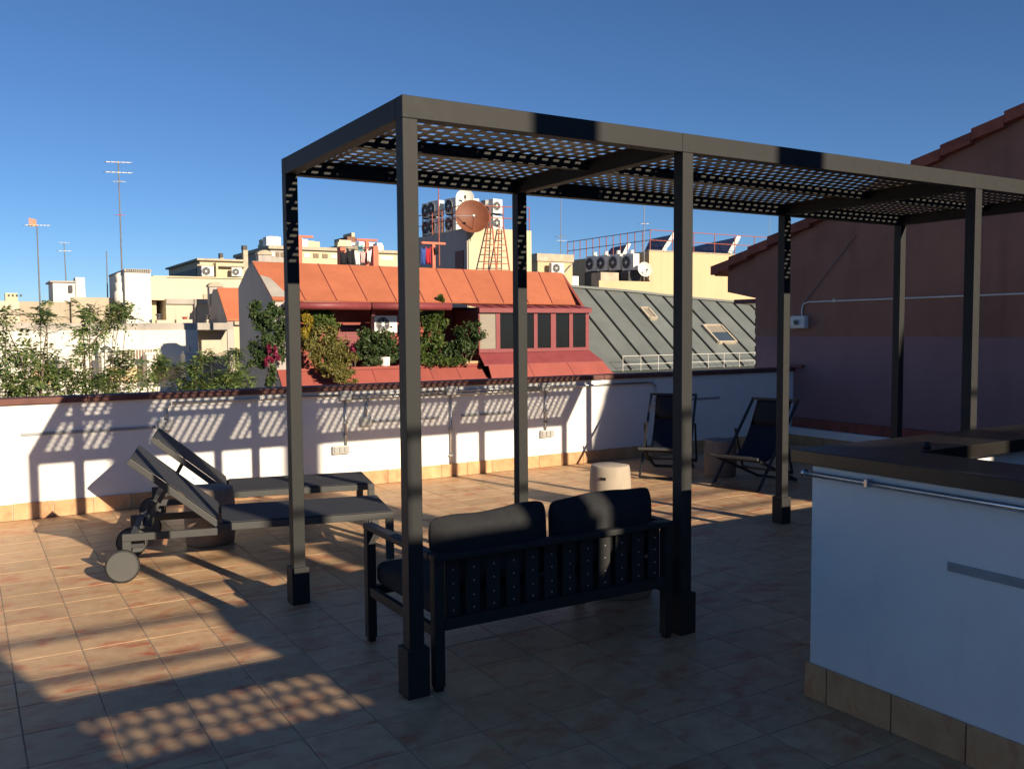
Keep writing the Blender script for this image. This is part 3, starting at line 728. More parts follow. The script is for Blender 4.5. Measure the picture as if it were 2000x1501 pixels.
def seamed_roof(parent, q0, q1, q2, q3, n, m, seam_m, name='roof_panel', th=0.05, seam=0.03, sh_=0.035):
    """q0..q1 top edge, q3..q2 bottom edge; n panels side by side with a raised seam between"""
    q0, q1, q2, q3 = map(Vector, (q0, q1, q2, q3)); nrm = (q3-q0).cross(q1-q0).normalized()
    if nrm.z < 0: nrm = -nrm
    for k in range(n):
        a, b = k/n, (k+1)/n; e = 0.004/((q1-q0).length)
        t0, t1, b0, b1 = q0.lerp(q1, a+e), q0.lerp(q1, b-e), q3.lerp(q2, a+e), q3.lerp(q2, b-e)
        MB().slab([b0, b1, t1, t0], nrm*th).build(name, m, parent)
        if k: MB().beam(q0.lerp(q1, a)+nrm*sh_/2, q3.lerp(q2, a)+nrm*sh_/2, seam, sh_, up=nrm).build('seam', seam_m, parent)

# ================================================================== RED ROOFED BUILDING
XL, XR = 8.47, 20.35
rb = thing('red_roofed_building', 'building with orange red sheet roof, planted terrace and maroon glazed sunroom across the street', 'building', (14.5, 29, GZ))
MB().prism([(XL, 27.25, GZ), (XL, 27.25, -0.55), (XL, 28.2, 0.36), (XL, 28.4, 2.58), (XL, 30.55, 3.88), (XL, 30.75, 4.02), (XL, 31.6, 3.72), (XL, 32.6, 3.2), (XL, 32.6, GZ)], (0.32, 0, 0)).build('end_wall', grey_wall, rb)
MB().box(XL+0.321, XR+0.9, 30.05, 32.6, GZ, 2.5).build('back_wall', apron_m, rb)
MB().box(XL+0.321, XR+0.9, 27.6, 30.04, GZ, 0.0).build('terrace_slab', apron_m, rb)
seamed_roof(rb, (XL-0.04, 30.6, 4.0), (20.92, 30.6, 3.93), (20.0, 28.35, 2.62), (XL-0.04, 28.35, 2.66), 11, red_roof, apron_m, seam=0.025, sh_=0.02)
MB().prism([(20.3, 28.4, 2.55), (20.9, 30.6, 3.86), (20.9, 32.5, 3.0), (20.6, 32.5, GZ), (20.2, 28.4, GZ)], (0.12, 0.0, 0)).build('end_wall', apron_m, rb)
MB().slab([(XL+0.33, 32.6, 3.1), (20.9, 32.6, 3.1), (20.9, 30.61, 3.94), (XL+0.33, 30.61, 3.97)], (0, 0, 0.06)).build('rear_roof', red_roof, rb)
seamed_roof(rb, (XL-0.03, 28.1, 0.47), (15.75, 28.1, 0.44), (15.75, 27.05, -0.62), (XL-0.03, 27.05, -0.62), 7, apron_m, maroon, name='apron_panel', seam=0.02, sh_=0.012)
seamed_roof(rb, (15.754, 27.62, 0.44), (20.75, 27.62, 0.44), (21.2, 26.75, -0.62), (15.754, 27.05, -0.62), 3, apron_m, maroon, name='apron_panel', seam=0.02, sh_=0.012)
MB().slab([(15.6, 27.62, 0.46), (20.75, 27.62, 0.46), (20.42, 28.05, 0.87), (15.6, 28.05, 0.87)], (0, 0, 0.05)).build('sill_slope', maroon, rb)
MB().box(XL+0.33, 15.6, 28.0, 28.16, 0.40, 0.49).build('terrace_kerb', apron_m, rb)
MB().box(XL+0.33, 21.1, 26.9, 32.6, GZ, -0.65).build('body', grey_wall, rb)
_n = Vector((0, -1.34, 2.25)).normalized()
MB().slab([Vector((XL-0.03, 28.5, 2.755))+_n*0.006, Vector((XL+0.55, 28.5, 2.755))+_n*0.006, Vector((XL+0.25, 29.6, 3.408))+_n*0.006, Vector((XL-0.03, 29.75, 3.497))+_n*0.006], _n*0.004).build('worn_patch', slabgrey, rb)
aw = thing('rolled_awning', 'dark red rolled awning tube under the edge of the orange red roof', 'awning', (11.5, 28.2, 2.35))
for a, b in ((PY(556, 590, 28.15).x, PY(722, 592, 28.15).x), (PY(726, 592, 28.15).x, PY(880, 593, 28.15).x)):
    MB().cyl((a, 28.15, 2.47), (b, 28.15, 2.47), 0.13, n=16).build('awning_roll', maroon, aw, smooth=True)
    for q in (a+0.02, b-0.05): MB().box(q, q+0.05, 28.16, 28.4, 2.4, 2.56).build('bracket', acw, aw)
xs_, xe_ = PY(655, 640, 30).x, PY(708, 640, 30).x
ss = MB()
w_ = MB().box(xs_, xe_, 29.98, 30.045, 0.4, 1.78).build('shutter', maroon, rb)
for k in range(12): MB().box(xs_+0.02, xe_-0.02, 29.96, 29.98, 0.45+k*0.11, 0.53+k*0.11).build('shutter_slat', maroon, w_)
MB().box(xs_-0.05, xe_+0.05, 29.9, 30.04, 1.80, 1.86).build('lintel', maroon_d, rb)
MB().box(XL+0.33, PY(555, 600, 30).x, 29.4, 30.0, 0, 2.5).build('pillar', red_roof, rb)
# sunroom
srx0, srx1 = 15.61, 20.38
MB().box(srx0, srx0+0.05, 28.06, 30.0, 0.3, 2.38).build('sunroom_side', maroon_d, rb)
MB().box(srx1-0.05, srx1, 28.06, 30.0, 0.3, 2.38).build('sunroom_side', maroon, rb)
MB().box(srx0, srx1, 28.0, 28.06, 0.86, 0.985).build('sunroom_sill', maroon, rb)
MB().box(srx0-0.03, srx1+0.05, 27.9, 28.08, 2.27, 2.42).build('sunroom_fascia', maroon, rb)
panes = [(938, 969, frost), (977, 1006, glass), (1012, 1043, glass), (1050, 1076, glass), (1086, 1112, glass), (1119, 1144, glass)]
ed = [935, 973, 1009, 1046.5, 1081, 1115.5, 1149.5]
for e in (0, 1, 2, 3, 4, 5, 6):
    lo_ = 935 if e == 0 else panes[e-1][1]; hi_ = panes[e][0] if e < 6 else 1150.5
    MB().box(PY(lo_, 650, 28).x, PY(hi_, 650, 28).x, 28.002, 28.058, 0.986, 2.268).build('mullion', maroon, rb)
for k, (a, b, mt) in enumerate(panes):
    p = MB().box(PY(a, 650, 28).x+0.002, PY(b, 650, 28).x-0.002, 28.03, 28.045, 0.99, 2.265).build('pane', mt, rb)
MB().box(srx0+0.06, srx1-0.06, 29.0, 29.1, 0.86, 2.25).build('sunroom_inner_wall', acd, rb)
seamed_roof(rb, (15.0, 29.1, 2.72), (20.0, 29.1, 2.70), (20.45, 27.9, 2.44), (15.58, 27.9, 2.44), 9, maroon, maroon_d, name='sunroom_roof_panel', th=0.02, seam=0.025, sh_=0.03)
# vent dome on the wall top
def vent(c, w, h, label, m=grey_wall):
    t = thing('roof_vent', label, 'vent', c, group='round topped roof vents'); x, y, z = c
    MB().box(x-w*0.42, x+w*0.42, y-w*0.3, y+w*0.3, z, z+h-w*0.30).build('vent_stack', m, t)
    k = MB(); n = 10
    poly = [(x+w/2*math.cos(math.pi*i/n), y-w*0.38, z+h-w*0.299+w*0.3*math.sin(math.pi*i/n)) for i in range(n+1)]
    fixn(k.prism(poly, (0, w*0.76, 0)).build('vent_cap', stone, t))
vent((PY(515, 510, 32.2).x, 32.2, 3.2), 0.54, PY(515, 489, 32.2).z-3.2, 'round topped vent above the left corner of the orange red roof')
ac(PY(750, 620, 29.3).x, 29.3, 1.52, 0.0, 'white air conditioner under the awning on the planted terrace', grp='air conditioner units on the roofs')
tag(MB().box(PY(722, 620, 29.6).x, PY(728, 620, 29.6).x, 29.4, 29.6, 0, 2.4).build('drain_pipe', maroon_d), 'dark vertical pipe beside the terrace air conditioner', 'pipe')
# second roof to the left
SY = 42.0
x2 = PY(444, 600, SY).x; x2e = PY(560, 600, SY).x; zt, zm = PY(460, 562, SY+1.7).z, PY(460, 623, SY).z
b2 = thing('small_orange_roof_house', 'narrow cream house with orange roof slope wedged left of the red roofed building', 'house', (x2+1, SY+2, GZ))
MB().prism([(x2, SY+0.1, GZ), (x2, SY+0.1, zm-0.1), (x2, SY+1.8, zt-0.06), (x2, SY+2.6, zt-0.05), (x2, SY+3.6, zt-0.7), (x2, SY+3.6, GZ)], (0.3, 0, 0)).build('end_wall', grey_wall, b2)
MB().slab([(x2-0.03, SY, zm), (x2e, SY, zm), (x2e, SY+1.7, zt), (x2-0.03, SY+1.7, zt)], (0, 0, 0.08)).build('roof', red_roof, b2)
MB().box(x2+0.301, x2e, SY+0.15, SY+3.5, GZ, zm-0.12).build('front_wall', cream, b2)
MB().box(x2+0.302, x2e, SY-0.05, SY+0.14, zm-0.26, zm-0.1).build('gutter', stone, b2)
vent((x2+0.25, SY+3.3, zt-0.8), 0.74, 1.12, 'round topped vent above the small orange roof')

# ================================================================== GREY STANDING SEAM ROOF
gr = thing('grey_roof_building', 'building with long grey standing seam sheet roof and skylights', 'building', (26, 32, GZ))
GS, GY = 0.757, 29.45
def PR(u, v):     # pixel to point on the sloped sheet
    d = ray(u, v); t = (EYE+GS*GY)/(GS*d.y-d.z); return Vector((d.x*t, d.y*t, EYE+d.z*t))
topl = [(1100, 560), (1110, 561), (1237, 571), (1310, 580), (1420, 590), (1475, 596), (1560, 604)]
def topy(x):
    pts = [PR(*p) for p in topl]
    for a, b in zip(pts[:-1], pts[1:]):
        if a.x <= x <= b.x: return a.y+(b.y-a.y)*(x-a.x)/(b.x-a.x)
    return pts[0].y if x < pts[0].x else pts[-1].y
gx = PR(1110, 562).x-0.15; dx_ = 1.06; k = 0; nz_ = Vector((0, -GS, 1)).normalized()
xs3 = [20.95]+[gx+dx_*i for i in range(0, 17) if gx+dx_*i > 21.2]
for a, b in zip(xs3[:-1], xs3[1:]):
    ya, yb = topy(a), topy(b); y0 = GY-0.05
    z = lambda y: GS*(y-GY)
    MB().slab([(a+0.004, y0, z(y0)), (b-0.004, y0, z(y0)), (b-0.004, yb, z(yb)), (a+0.004, ya, z(ya))], nz_*0.05).build('roof_panel', zincroof, gr)
    MB().beam(Vector((b, y0, z(y0)))+nz_*0.035, Vector((b, yb, z(yb)))+nz_*0.035, 0.055, 0.07, up=nz_).build('seam', zincdark, gr)
    MB().beam(Vector((a, ya, z(ya)+0.06)), Vector((b, yb, z(yb)+0.06)), 0.22, 0.10).build('ridge_cap', zincroof, gr)
MB().box(20.9, 40, GY-0.55, GY-0.06, -0.35, -0.06).build('gutter', zincdark, gr)
MB().box(20.9, 40, GY-0.3, GY+0.5, GZ, -0.36).build('wall', grey_wall, gr)
MB().box(21.3, 40, GY+0.6, GY+5.0, GZ, -0.3).build('body', grey_wall, gr)
def skylight(u0, v0, u1, v1, label, blind):
    a, c = PR(u0, v0), PR(u1, v1); t = thing('skylight', label, 'skylight', (a.x, c.y, c.z), group='skylights in the grey sheet roof')
    x0, x1, y0, y1 = min(a.x, c.x), max(a.x, c.x), min(a.y, c.y), max(a.y, c.y); z = lambda y: GS*(y-GY)
    P = lambda x, y, h: Vector((x, y, z(y)))+nz_*h
    for (p, q) in (((x0, y0), (x1, y0)), ((x1, y0), (x1, y1)), ((x1, y1), (x0, y1)), ((x0, y1), (x0, y0))):
        MB().beam(P(*p, 0.06), P(*q, 0.06), 0.09, 0.13, up=nz_).build('frame', stone, t)
    ym = y0+(y1-y0)*(0.62 if blind else 1.0)
    MB().slab([P(x0+.05, y0+.04, 0.085), P(x1-.05, y0+.04, 0.085), P(x1-.05, ym-.04, 0.085), P(x0+.05, ym-.04, 0.085)], nz_*0.02).build('glass', skyglass if blind else frost, t)
    if blind: MB().slab([P(x0+.05, ym-.03, 0.088), P(x1-.05, ym-.03, 0.088), P(x1-.05, y1-.04, 0.088), P(x0+.05, y1-.04, 0.088)], nz_*0.02).build('blind', frost, t)
skylight(1250, 604, 1282, 624, 'small skylight with a closed beige blind high on the grey roof', False)
skylight(1372, 638, 1437, 670, 'larger skylight with half drawn blind lower on the grey roof', True)
railing([(xq, GY-0.32, -0.06) for xq in (PY(1216, 725, GY-0.3).x, 34.0)], 0.62, 12, 'thin white guard rail along the gutter of the grey roof', m=acw, r=0.011, rails=(1.0, 0.45), name='gutter_rail')

# ================================================================== YELLOW TOWER WITH DISHES
TX0, TY0 = 19.58, 36.0
tw = thing('yellow_stair_tower', 'pale yellow rooftop tower behind the red roof carrying dishes and cooling units', 'tower', (21.5, 39, GZ))
MB().box(TX0, 22.9, TY0, 42.0, GZ, 6.22).build('wall', cream, tw)
MB().box(TX0-0.06, TX0-0.003, TY0+0.05, 42.0, GZ, 6.16).build('side_shade', grey_wall, tw)  # grey sheet paints shade onto the cream tower's left side
MB().box(TX0-0.09, TX0-0.061, 36.35, 37.15, 3.5, 5.22).build('door', maroon_d, tw)
dish(PY(922, 426, 35.6), (-0.42, -1, 0.30), 0.74, dish_t, 'large terracotta coloured satellite dish on the corner of the yellow tower', (TX0+0.1, TY0+0.1, 5.35))
dish(PY(908, 388, 36.6), (-0.5, -1, 0.42), 0.40, dish_w, 'white satellite dish above the large terracotta dish', (TX0+0.2, 37.0, 6.23))
def ladder(bl, br, tl, tr, n, label):
    t = thing('ladder', label, 'ladder', tuple((Vector(bl)+Vector(br))/2), group='rusty ladders on the yellow tower')
    for a, b in ((bl, tl), (br, tr)): MB().beam(a, b, 0.05, 0.05).build('rail', rust, t)
    for k in range(1, n):
        f = k/n; MB().cyl(Vector(bl).lerp(Vector(tl), f), Vector(br).lerp(Vector(tr), f), 0.02, n=6).build('rung', rust, t)
LY = TY0-0.1
L_ = lambda u, v, y=LY: PY(u, v, y)
ladder(L_(942.5, 540, 35.4), L_(970.7, 540, 35.4), L_(952.7, 441), L_(957.5+4, 441), 8, 'rusty ladder leaning on the yellow tower, the left of two')
ladder(L_(969.5, 540, 35.4), L_(997, 540, 35.4), L_(975, 441), L_(983, 441), 8, 'rusty ladder leaning on the yellow tower, the right of two')
railing([(22.85, TY0+0.1, 6.23), (TX0+0.05, TY0+0.6, 6.23), (TX0+0.05, 41.8, 6.23)], 1.05, 5, 'rusty red railing round the roof of the yellow tower')
def acstack(u, Y, zb, n, rzv, lab, w=0.8, hgt=0.72, m=None):
    for k in range(n):
        p = PY(u, 440, Y); ac(p.x, Y, zb+k*(hgt+0.12), rzv, lab+(', upper one' if k else ', lower one'), w=w, h=hgt, d=0.36, m=m, grp='cooling units on the yellow tower')
acstack(840, 40.6, 6.23, 2, R(-80), 'cooling unit at the left rear of the yellow tower roof', w=0.85)
acstack(852, 39.8, 6.23, 2, R(-80), 'cooling unit beside the mast on the yellow tower', w=0.85)
acstack(886, 38.6, 6.23, 2, R(-80), 'cooling unit left of the terracotta dish', w=0.85)
acstack(968, 37.2, 6.23, 2, R(8), 'tall cooling unit at the right front of the yellow tower roof', w=0.55, hgt=0.66)
acstack(952, 38.2, 6.23, 2, R(8), 'narrow cooling unit behind the ladders on the yellow tower', w=0.5, hgt=0.7, m=acg)
tag(MB().box(PY(915, 380, 39).x, PY(934, 380, 39).x, 38.9, 39.5, 6.23, 7.98).build('roof_cabinet', acw, bev=0.02), 'white cabinet behind the white satellite dish on the tower', 'cabinet')
pm = PY(858, 505, 35.3)
mast(pm.x, 35.3, 4.4, 9.4, 0.04, 'rusty brown aerial mast beside the yellow tower', [(8.3, 0.9, 5, 0.5, 0.3, rust), (7.9, 0.5, 3, 0.4, 1.2, acd)], m=rust)
# clothes lines behind the red roof
def tpole(u, v, w, Y, label):
    a = PY(u, v, Y); t = thing('clothes_pole', label, 'clothes pole', (a.x, Y, 3.3), group='coral clothes line poles')
    MB().box(a.x-0.06, a.x+0.06, Y-0.06, Y+0.06, 3.3, a.z).build('upright', coral, t)
    MB().box(a.x-w*0.5, a.x+w*0.5, Y-0.05, Y+0.05, a.z+0.001, a.z+0.08).build('crossbar', coral, t)
tpole(585, 464, 0.95, 31.3, 'coral T shaped clothes pole partly behind the left rear pergola post')
tpole(716, 471, 0.8, 31.3, 'coral T shaped clothes pole beside the hanging laundry')
tpole(846, 477, 1.0, 31.3, 'coral T shaped clothes pole with blue and red washing near the yellow tower')
for u0, u1, v, lab in ((661, 671, 482, 'coral chimney block left of the laundry'), (725, 735, 481, 'coral chimney block right of the laundry')):
    a, b = PY(u0, v, 31.6), PY(u1, v, 31.6); tag(MB().box(a.x, b.x, 31.4, 31.75, 3.2, a.z).build('chimney_block', coral), lab, 'chimney', 'coral chimney blocks')
def garment(u0, u1, v0, v1, Y, m, label, sd):
    rg = random.Random(sd); a, b = PY(u0, v0, Y), PY(u1, v1, Y); nx, nz = 8, 7; vs = []
    for j in range(nz):
        f = j/(nz-1)
        for i in range(nx):
            e = i/(nx-1); xx = a.x+(b.x-a.x)*(e*(1-0.25*f)+0.12*f+0.04*math.sin(6*f+sd))
            vs.append((xx, Y+0.06*math.sin(e*9+sd)*f, a.z+(b.z-a.z)*(f+0.12*math.sin(math.pi*e)*(1-f)*1.2)+rg.uniform(-.02,.02)))
    o = MB().add(vs, [(j*nx+i, j*nx+i+1, (j+1)*nx+i+1, (j+1)*nx+i) for j in range(nz-1) for i in range(nx-1)]).build('garment', m, smooth=True)
    s_ = o.modifiers.new('solid', 'SOLIDIFY'); s_.thickness = 0.015
    tag(o, label, 'laundry', 'washing on the lines')
cblk = mat('cloth_black', (0.012, 0.012, 0.016), 0.95); cblu = mat('cloth_blue', (0.03, 0.07, 0.26), 0.9); cred = mat('cloth_red', (0.35, 0.015, 0.03), 0.9)
cwht = mat('cloth_white', (0.62, 0.60, 0.58), 0.9); ctea = mat('cloth_teal', (0.08, 0.22, 0.27), 0.9); cpink = mat('cloth_pink', (0.6, 0.35, 0.33), 0.9)
garment(664, 678, 490, 517, 31.1, cblk, 'black trousers hanging left in the laundry behind the red roof', 1)
garment(676, 693, 484, 516, 31.15, cblk, 'black shirt hanging in the middle of the laundry', 2)
garment(692, 703, 489, 518, 31.1, cwht, 'white cloth hanging in the laundry behind the red roof', 3)
garment(698, 709, 476, 500, 31.2, ctea, 'teal top hanging beside the coral clothes pole', 4)
garment(703, 714, 490, 514, 31.1, cpink, 'pink and brown cloth hanging beside the coral clothes pole', 5)
garment(716, 726, 486, 512, 31.1, cwht, 'white shirt hanging right of the coral clothes pole', 6)
garment(822, 832, 481, 518, 31.1, cblu, 'blue garment on the line by the yellow tower', 7)
garment(830, 842, 480, 516, 31.12, cred, 'red garment on the line by the yellow tower', 8)
garment(848, 856, 482, 496, 31.2, cblk, 'small dark garment hanging beside the brown mast', 9)
tag(MB().cyl(PY(660, 482, 31.1), PY(730, 484, 31.1), 0.015, n=6).build('clothes_line', acd), 'thin line carrying the black and white laundry', 'clothes line')

# ================================================================== SMALL YELLOW HOUSE + RIGHT YELLOW BUILDING
p = PY(1050, 510, 50); q = PY(1118, 510, 50)
sy = thing('small_yellow_block', 'small yellowish rooftop block with grey cap between tower and grey roof', 'roof block', (p.x+1, 51, GZ))
MB().box(p.x, q.x, 50, 53, GZ, PY(1080, 511, 50).z).build('wall', yellow, sy)
MB().box(p.x-0.1, q.x+0.05, 49.9, 53.1, PY(1080, 510.8, 50).z, PY(1080, 496, 50).z).build('cap', stone, sy)
ac(PY(1087, 520, 49.5).x, 49.5, PY(1087, 536, 49.5).z, 0, 'white air conditioner on the small yellowish rooftop block', w=0.98, h=0.68)
MB().box(q.x+0.1, q.x+0.85, 50.5, 51.5, GZ, PY(1120, 538, 50).z).build('white_annex', white, sy)
MB().beam(PY(1100, 535, 49.8), PY(1118, 515, 49.8), 0.05, 0.05).build('stair_rail', mastm, sy)
pm = PY(1095, 495, 50.3); mast(pm.x, 50.3, pm.z, PY(1097, 380, 50.3).z, 0.045, 'tall thin aerial mast on the small yellowish block', [(PY(1096, 462, 50.3).z, 0.7, 6, 0.75, 0.2, acw), (PY(1096, 470, 50.3).z, 0.6, 4, 0.6, 1.4, acw)], lean=0.05)
YB, YX = 46.0, 38.26
yb = thing('long_yellow_building', 'long warm yellow building above the grey roof with solar panels and cooling units', 'building', (43, 52, GZ))
MB().box(YX, 62, YB, 62, GZ, 6.63).build('wall', yellow, yb)
MB().box(YX-0.03, 62, YB-0.04, YB+0.25, 6.631, 6.70).build('parapet_cap', stone, yb)
MB().box(34.24, YX-0.002, YB, YB+0.35, GZ, 4.66).build('low_parapet', yellow, yb)
MB().box(33.0, YX-0.003, YB+0.36, 61.9, GZ, 3.9).build('lower_roof', stone, yb)
a = PY(1137, 515, 62); b = PY(1162, 515, 62); MB().box(a.x, b.x, 62.0, 66, GZ, a.z).build('stone_parapet', stone, yb)
a = PY(1166, 532, 47); b = PY(1201, 550, 47); MB().box(a.x, b.x, 46.6, 47.6, 3.91, a.z).build('roof_box', stone, yb)
XA = YX-1.0
for k, (u, v) in enumerate(((1232, 530), (1206, 530), (1182, 531), (1160, 532))):
    pz = PX(u, v, XA); Y = pz.y
    nm = ('nearest', 'second', 'third', 'farthest')[k]
    ac(XA, Y, pz.z, R(-88), nm+' cooling unit in the row on the long yellow building', w=1.1, h=1.05, d=0.5, grp='row of cooling units on the yellow building')
    MB().box(XA-0.5, XA+0.5, Y-0.4, Y+0.4, 3.91, pz.z-0.002).build('unit_plinth', acd, yb)
    tag(MB().cyl((XA, Y-0.1, pz.z+1.111), (XA, Y-0.1, pz.z+1.36), 0.15, n=10).build('cowl', acw), nm+' small white cowl above the row of cooling units', 'cowl', 'white cowls')
dish(PY(1258, 527, 45.6), (-0.25, -1, 0.25), 0.47, dish_w, 'white satellite dish at the corner of the long yellow building', (YX+0.05, YB+0.0, 4.7))
pm = PY(1258, 505, 45.9); mast(pm.x, 45.9, 4.7, PY(1258, 395, 45.9).z, 0.05, 'slim mast at the corner of the long yellow building', [(PY(1258, 437, 45.9).z, 0.8, 3, 0.5, 0.1, None)])
railing([(61, YB+0.15, 6.70), (YX+0.2, YB+0.15, 6.70), (YX+0.2, 55.5, 6.70)], 1.30, 12, 'thin rusty railing round the roof of the long yellow building', r=0.03)
def solarp(bl, br, tr, tl, Y0_, Y1_, label):
    P = [PY(*bl, Y0_), PY(*br, Y0_), PY(*tr, Y1_), PY(*tl, Y1_)]
    t = thing('solar_panel', label, 'solar panel', tuple(P[0]), group='solar panels on the yellow building')
    n_ = (P[1]-P[0]).cross(P[3]-P[0]).normalized(); n_ = n_ if n_.y < 0 else -n_
    MB().slab(P, n_*0.08).build('panel', solar, t)
    s_ = (P[1]-P[0]).normalized()
    MB().beam(P[1]+s_*0.15, P[2]+s_*0.15, 0.25, 0.22, up=n_).build('end_frame', acw, t)
    MB().beam(P[2]+s_*0.1+Vector((0,0.1,0)), P[1]+s_*0.55+Vector((0, 1.2, 0)), 0.06, 0.06).build('stay', acw, t)
solarp((1180, 502), (1213, 502), (1225, 477), (1194, 484), 50.5, 51.3, 'dark solar panel above the cooling units, leftmost of three')
solarp((1258, 492), (1291, 492), (1313, 458), (1270, 467), 46.9, 47.7, 'dark solar panel by the corner mast, middle of three')
solarp((1345, 494), (1421, 496), (1440, 463), (1352, 482), 47.0, 47.9, 'long dark solar panel nearest the gable house, rightmost of three')
pm = PY(1503, 455, 60); mast(pm.x, 60, GZ+20, PY(1503, 425, 60).z, 0.04, 'thin dark mast just left of the gable house roof')

# ================================================================== WHITE BUILDINGS ON THE LEFT
WY = 38.0
wx0, wx1 = -9.0, PY(388, 700, WY).x
wb = thing('white_terrace_building', 'wide white building at the left with flat grey roof edge and projecting fins', 'building', (2, 42, GZ))
MB().box(wx0, wx1, WY, 46, GZ, 1.74).build('wall', farwhite, wb)
MB().box(wx0, PY(425, 640, WY+1.5).x+0.3, WY+1.2, 46, GZ, 1.70).build('side_wall', pale, wb)
MB().box(wx0, PY(425, 640, WY+1.5).x+0.3, WY+0.1, 46, 1.741, 2.02).build('roof_edge', slabgrey, wb)
for k, u in enumerate((121, 203, 291, 366)):
    pz = PY(u, 690, WY-0.9)
    MB().prism([(pz.x-0.10, WY-0.001, GZ), (pz.x-0.10, WY-0.001, 0.80), (pz.x-0.10, WY-1.0, 0.80), (pz.x-0.10, WY-1.0, -6)], (0.2, 0, 0)).build('fin', farwhite, wb)
    MB().box(pz.x-0.16, pz.x+0.42, WY-1.05, WY-0.75, 0.801, 0.90).build('fin_cap', farwhite, wb)
x_a, x_b = PY(150, 720, WY).x, PY(384, 720, WY).x
for u0, u1 in ((60, 115), (205, 286), (300, 360)):
    a, b = PY(u0, 720, WY).x, PY(u1, 720, WY).x
    w = MB().box(a, b, WY-0.03, WY-0.002, -0.25, 0.28).build('window', yellow, wb)
    MB().box(a-0.05, b+0.05, WY-0.06, WY-0.031, 0.281, 0.35).build('lintel', stone, w)
MB().box(wx0, wx1-0.2, WY-0.9, WY-0.004, -0.95, -0.45).build('balcony', farwhite, wb)
MB().box(wx0, wx1-0.1, WY-1.0, WY-0.005, -1.15, -0.955).build('balcony_ledge', brick_m, wb)
ac(PY(212, 690, WY-0.3).x, WY-0.3, PY(212, 700, WY-0.3).z, 0, 'white air conditioner on the white terrace building', w=0.72, h=0.48)
gt = thing('fan_light_grille', 'horizontal grille window on the white terrace building', 'grille', (PY(250, 690, WY).x, WY, 0.62))
a, b = PY(224, 690, WY).x, PY(308, 690, WY).x
MB().box(a, b, WY-0.02, WY-0.002, 0.62, 0.98).build('opening', farwin, gt)
for k in range(15): MB().box(a+(b-a)*k/15, a+(b-a)*k/15+0.025, WY-0.05, WY-0.021, 0.60, 1.0).build('bar', acw, gt)
tag(MB().lathe((PY(370, 670, WY-0.9).x, WY-0.9, 0.90), [(0, 0), (.06, .01), (.075, .06), (.05, .11), (.03, .15), (.04, .2), (0, .24)], 10).build('finial', slabgrey, smooth=True), 'small grey finial standing on the rightmost white fin', 'finial')
UY = 46.5
ub = thing('beige_rooftop_storey', 'beige set back rooftop storey behind the white terrace building', 'building', (5, 49, GZ))
MB().box(-9, PY(240, 600, UY).x, UY, 56, GZ, PY(100, 589, UY).z).build('wall', beige, ub)
MB().box(PY(138, 600, UY).x, PY(243, 600, UY).x, UY-0.25, UY-0.002, GZ, PY(180, 581, UY).z).build('front_wall', beige, ub)
MB().box(PY(325, 600, UY).x, PY(500, 600, UY).x, UY+0.1, 56, GZ, PY(400, 584, UY).z).build('wall', pale, ub)
MB().box(PY(325, 600, UY).x+0.001, PY(500, 600, UY).x, UY-0.02, UY+0.098, PY(400, 594, UY).z, PY(400, 584, UY).z).build('fascia', slabgrey, ub)
MB().box(PY(-5, 600, UY).x, PY(37, 600, UY).x, UY-0.2, UY-0.003, GZ, PY(20, 588, UY).z).build('pier', pale, ub)
pipe = PY(381, 600, UY)
MB().cyl((pipe.x, UY-0.08, 1), (pipe.x, UY-0.08, PY(381, 584, UY).z), 0.05, n=8).build('drain_pipe', slabgrey, ub)
for u0, u1, v0, v1 in ((303, 332, 625, 640), (341, 372, 624, 640), (400, 424, 624, 640)):
    MB().box(PY(u0, v0, UY-2).x, PY(u1, v0, UY-2).x, UY-2.4, UY-2, 1.0, PY(u0, v0, UY-2).z).build('roof_hatch', pale, ub)
for u, v0, v1, lab in ((310, 612, 626, 'left'), (361, 618, 627, 'middle'), (404, 614, 625, 'right')):
    a = PY(u, v0, UY-2.2); b = PY(u, v1, UY-2.2)
    tag(MB().lathe((a.x, UY-2.2, b.z), [(0.10, 0), (0.10, (a.z-b.z)*0.7), (0.15, (a.z-b.z)*0.72), (0.15, (a.z-b.z)*0.9), (0.0, a.z-b.z)], 10).build('vent_pot', rust if lab == 'middle' else acd), lab+' of three small vent pots on the flat roof left of the orange slope', 'vent pot', 'vent pots')
cp = thing('chimney_stack', 'cream chimney stack with four dark openings at the far left', 'chimney', (PY(22, 588, UY+1).x, UY+1, 2.8))
a, b = PY(10, 572, UY+0.6), PY(35, 588, UY+0.6)
MB().box(a.x, b.x, UY+0.6, UY+1.4, 2.5, a.z).build('stack', cream, cp)
for k in range(4): MB().box(a.x+0.1+k*0.16, a.x+0.18+k*0.16, UY+0.58, UY+0.599, a.z-0.16, a.z-0.06).build('opening', acd, cp)
wt = thing('white_stair_block', 'tall white rooftop stair block under the highest aerial', 'roof block', (7, 47, GZ))
a, b = PY(243, 529, 45), PY(294, 529, 45)
MB().box(a.x, b.x, 45.0, 50.0, GZ, a.z).build('wall', farwhite, wt)
MB().box(b.x-0.002, PY(325, 540, 46.8).x, 46.8, 50.2, PY(325, 586, 46.8).z, PY(325, 540, 46.8).z).build('side_annex', pale, wt)
MB().box(b.x-0.002, PY(325, 540, 46.8).x-0.4, 47.4, 50.2, GZ, PY(325, 588, 46.8).z).build('annex_wall', cream, wt)
for k in range(12):
    xx = a.x+(b.x-a.x)*(k+0.5)/12; MB().cyl((xx, 44.9, a.z+0.03), (xx, 50, a.z+0.03), 0.075, n=8).build('roof_tile', slabgrey, wt)
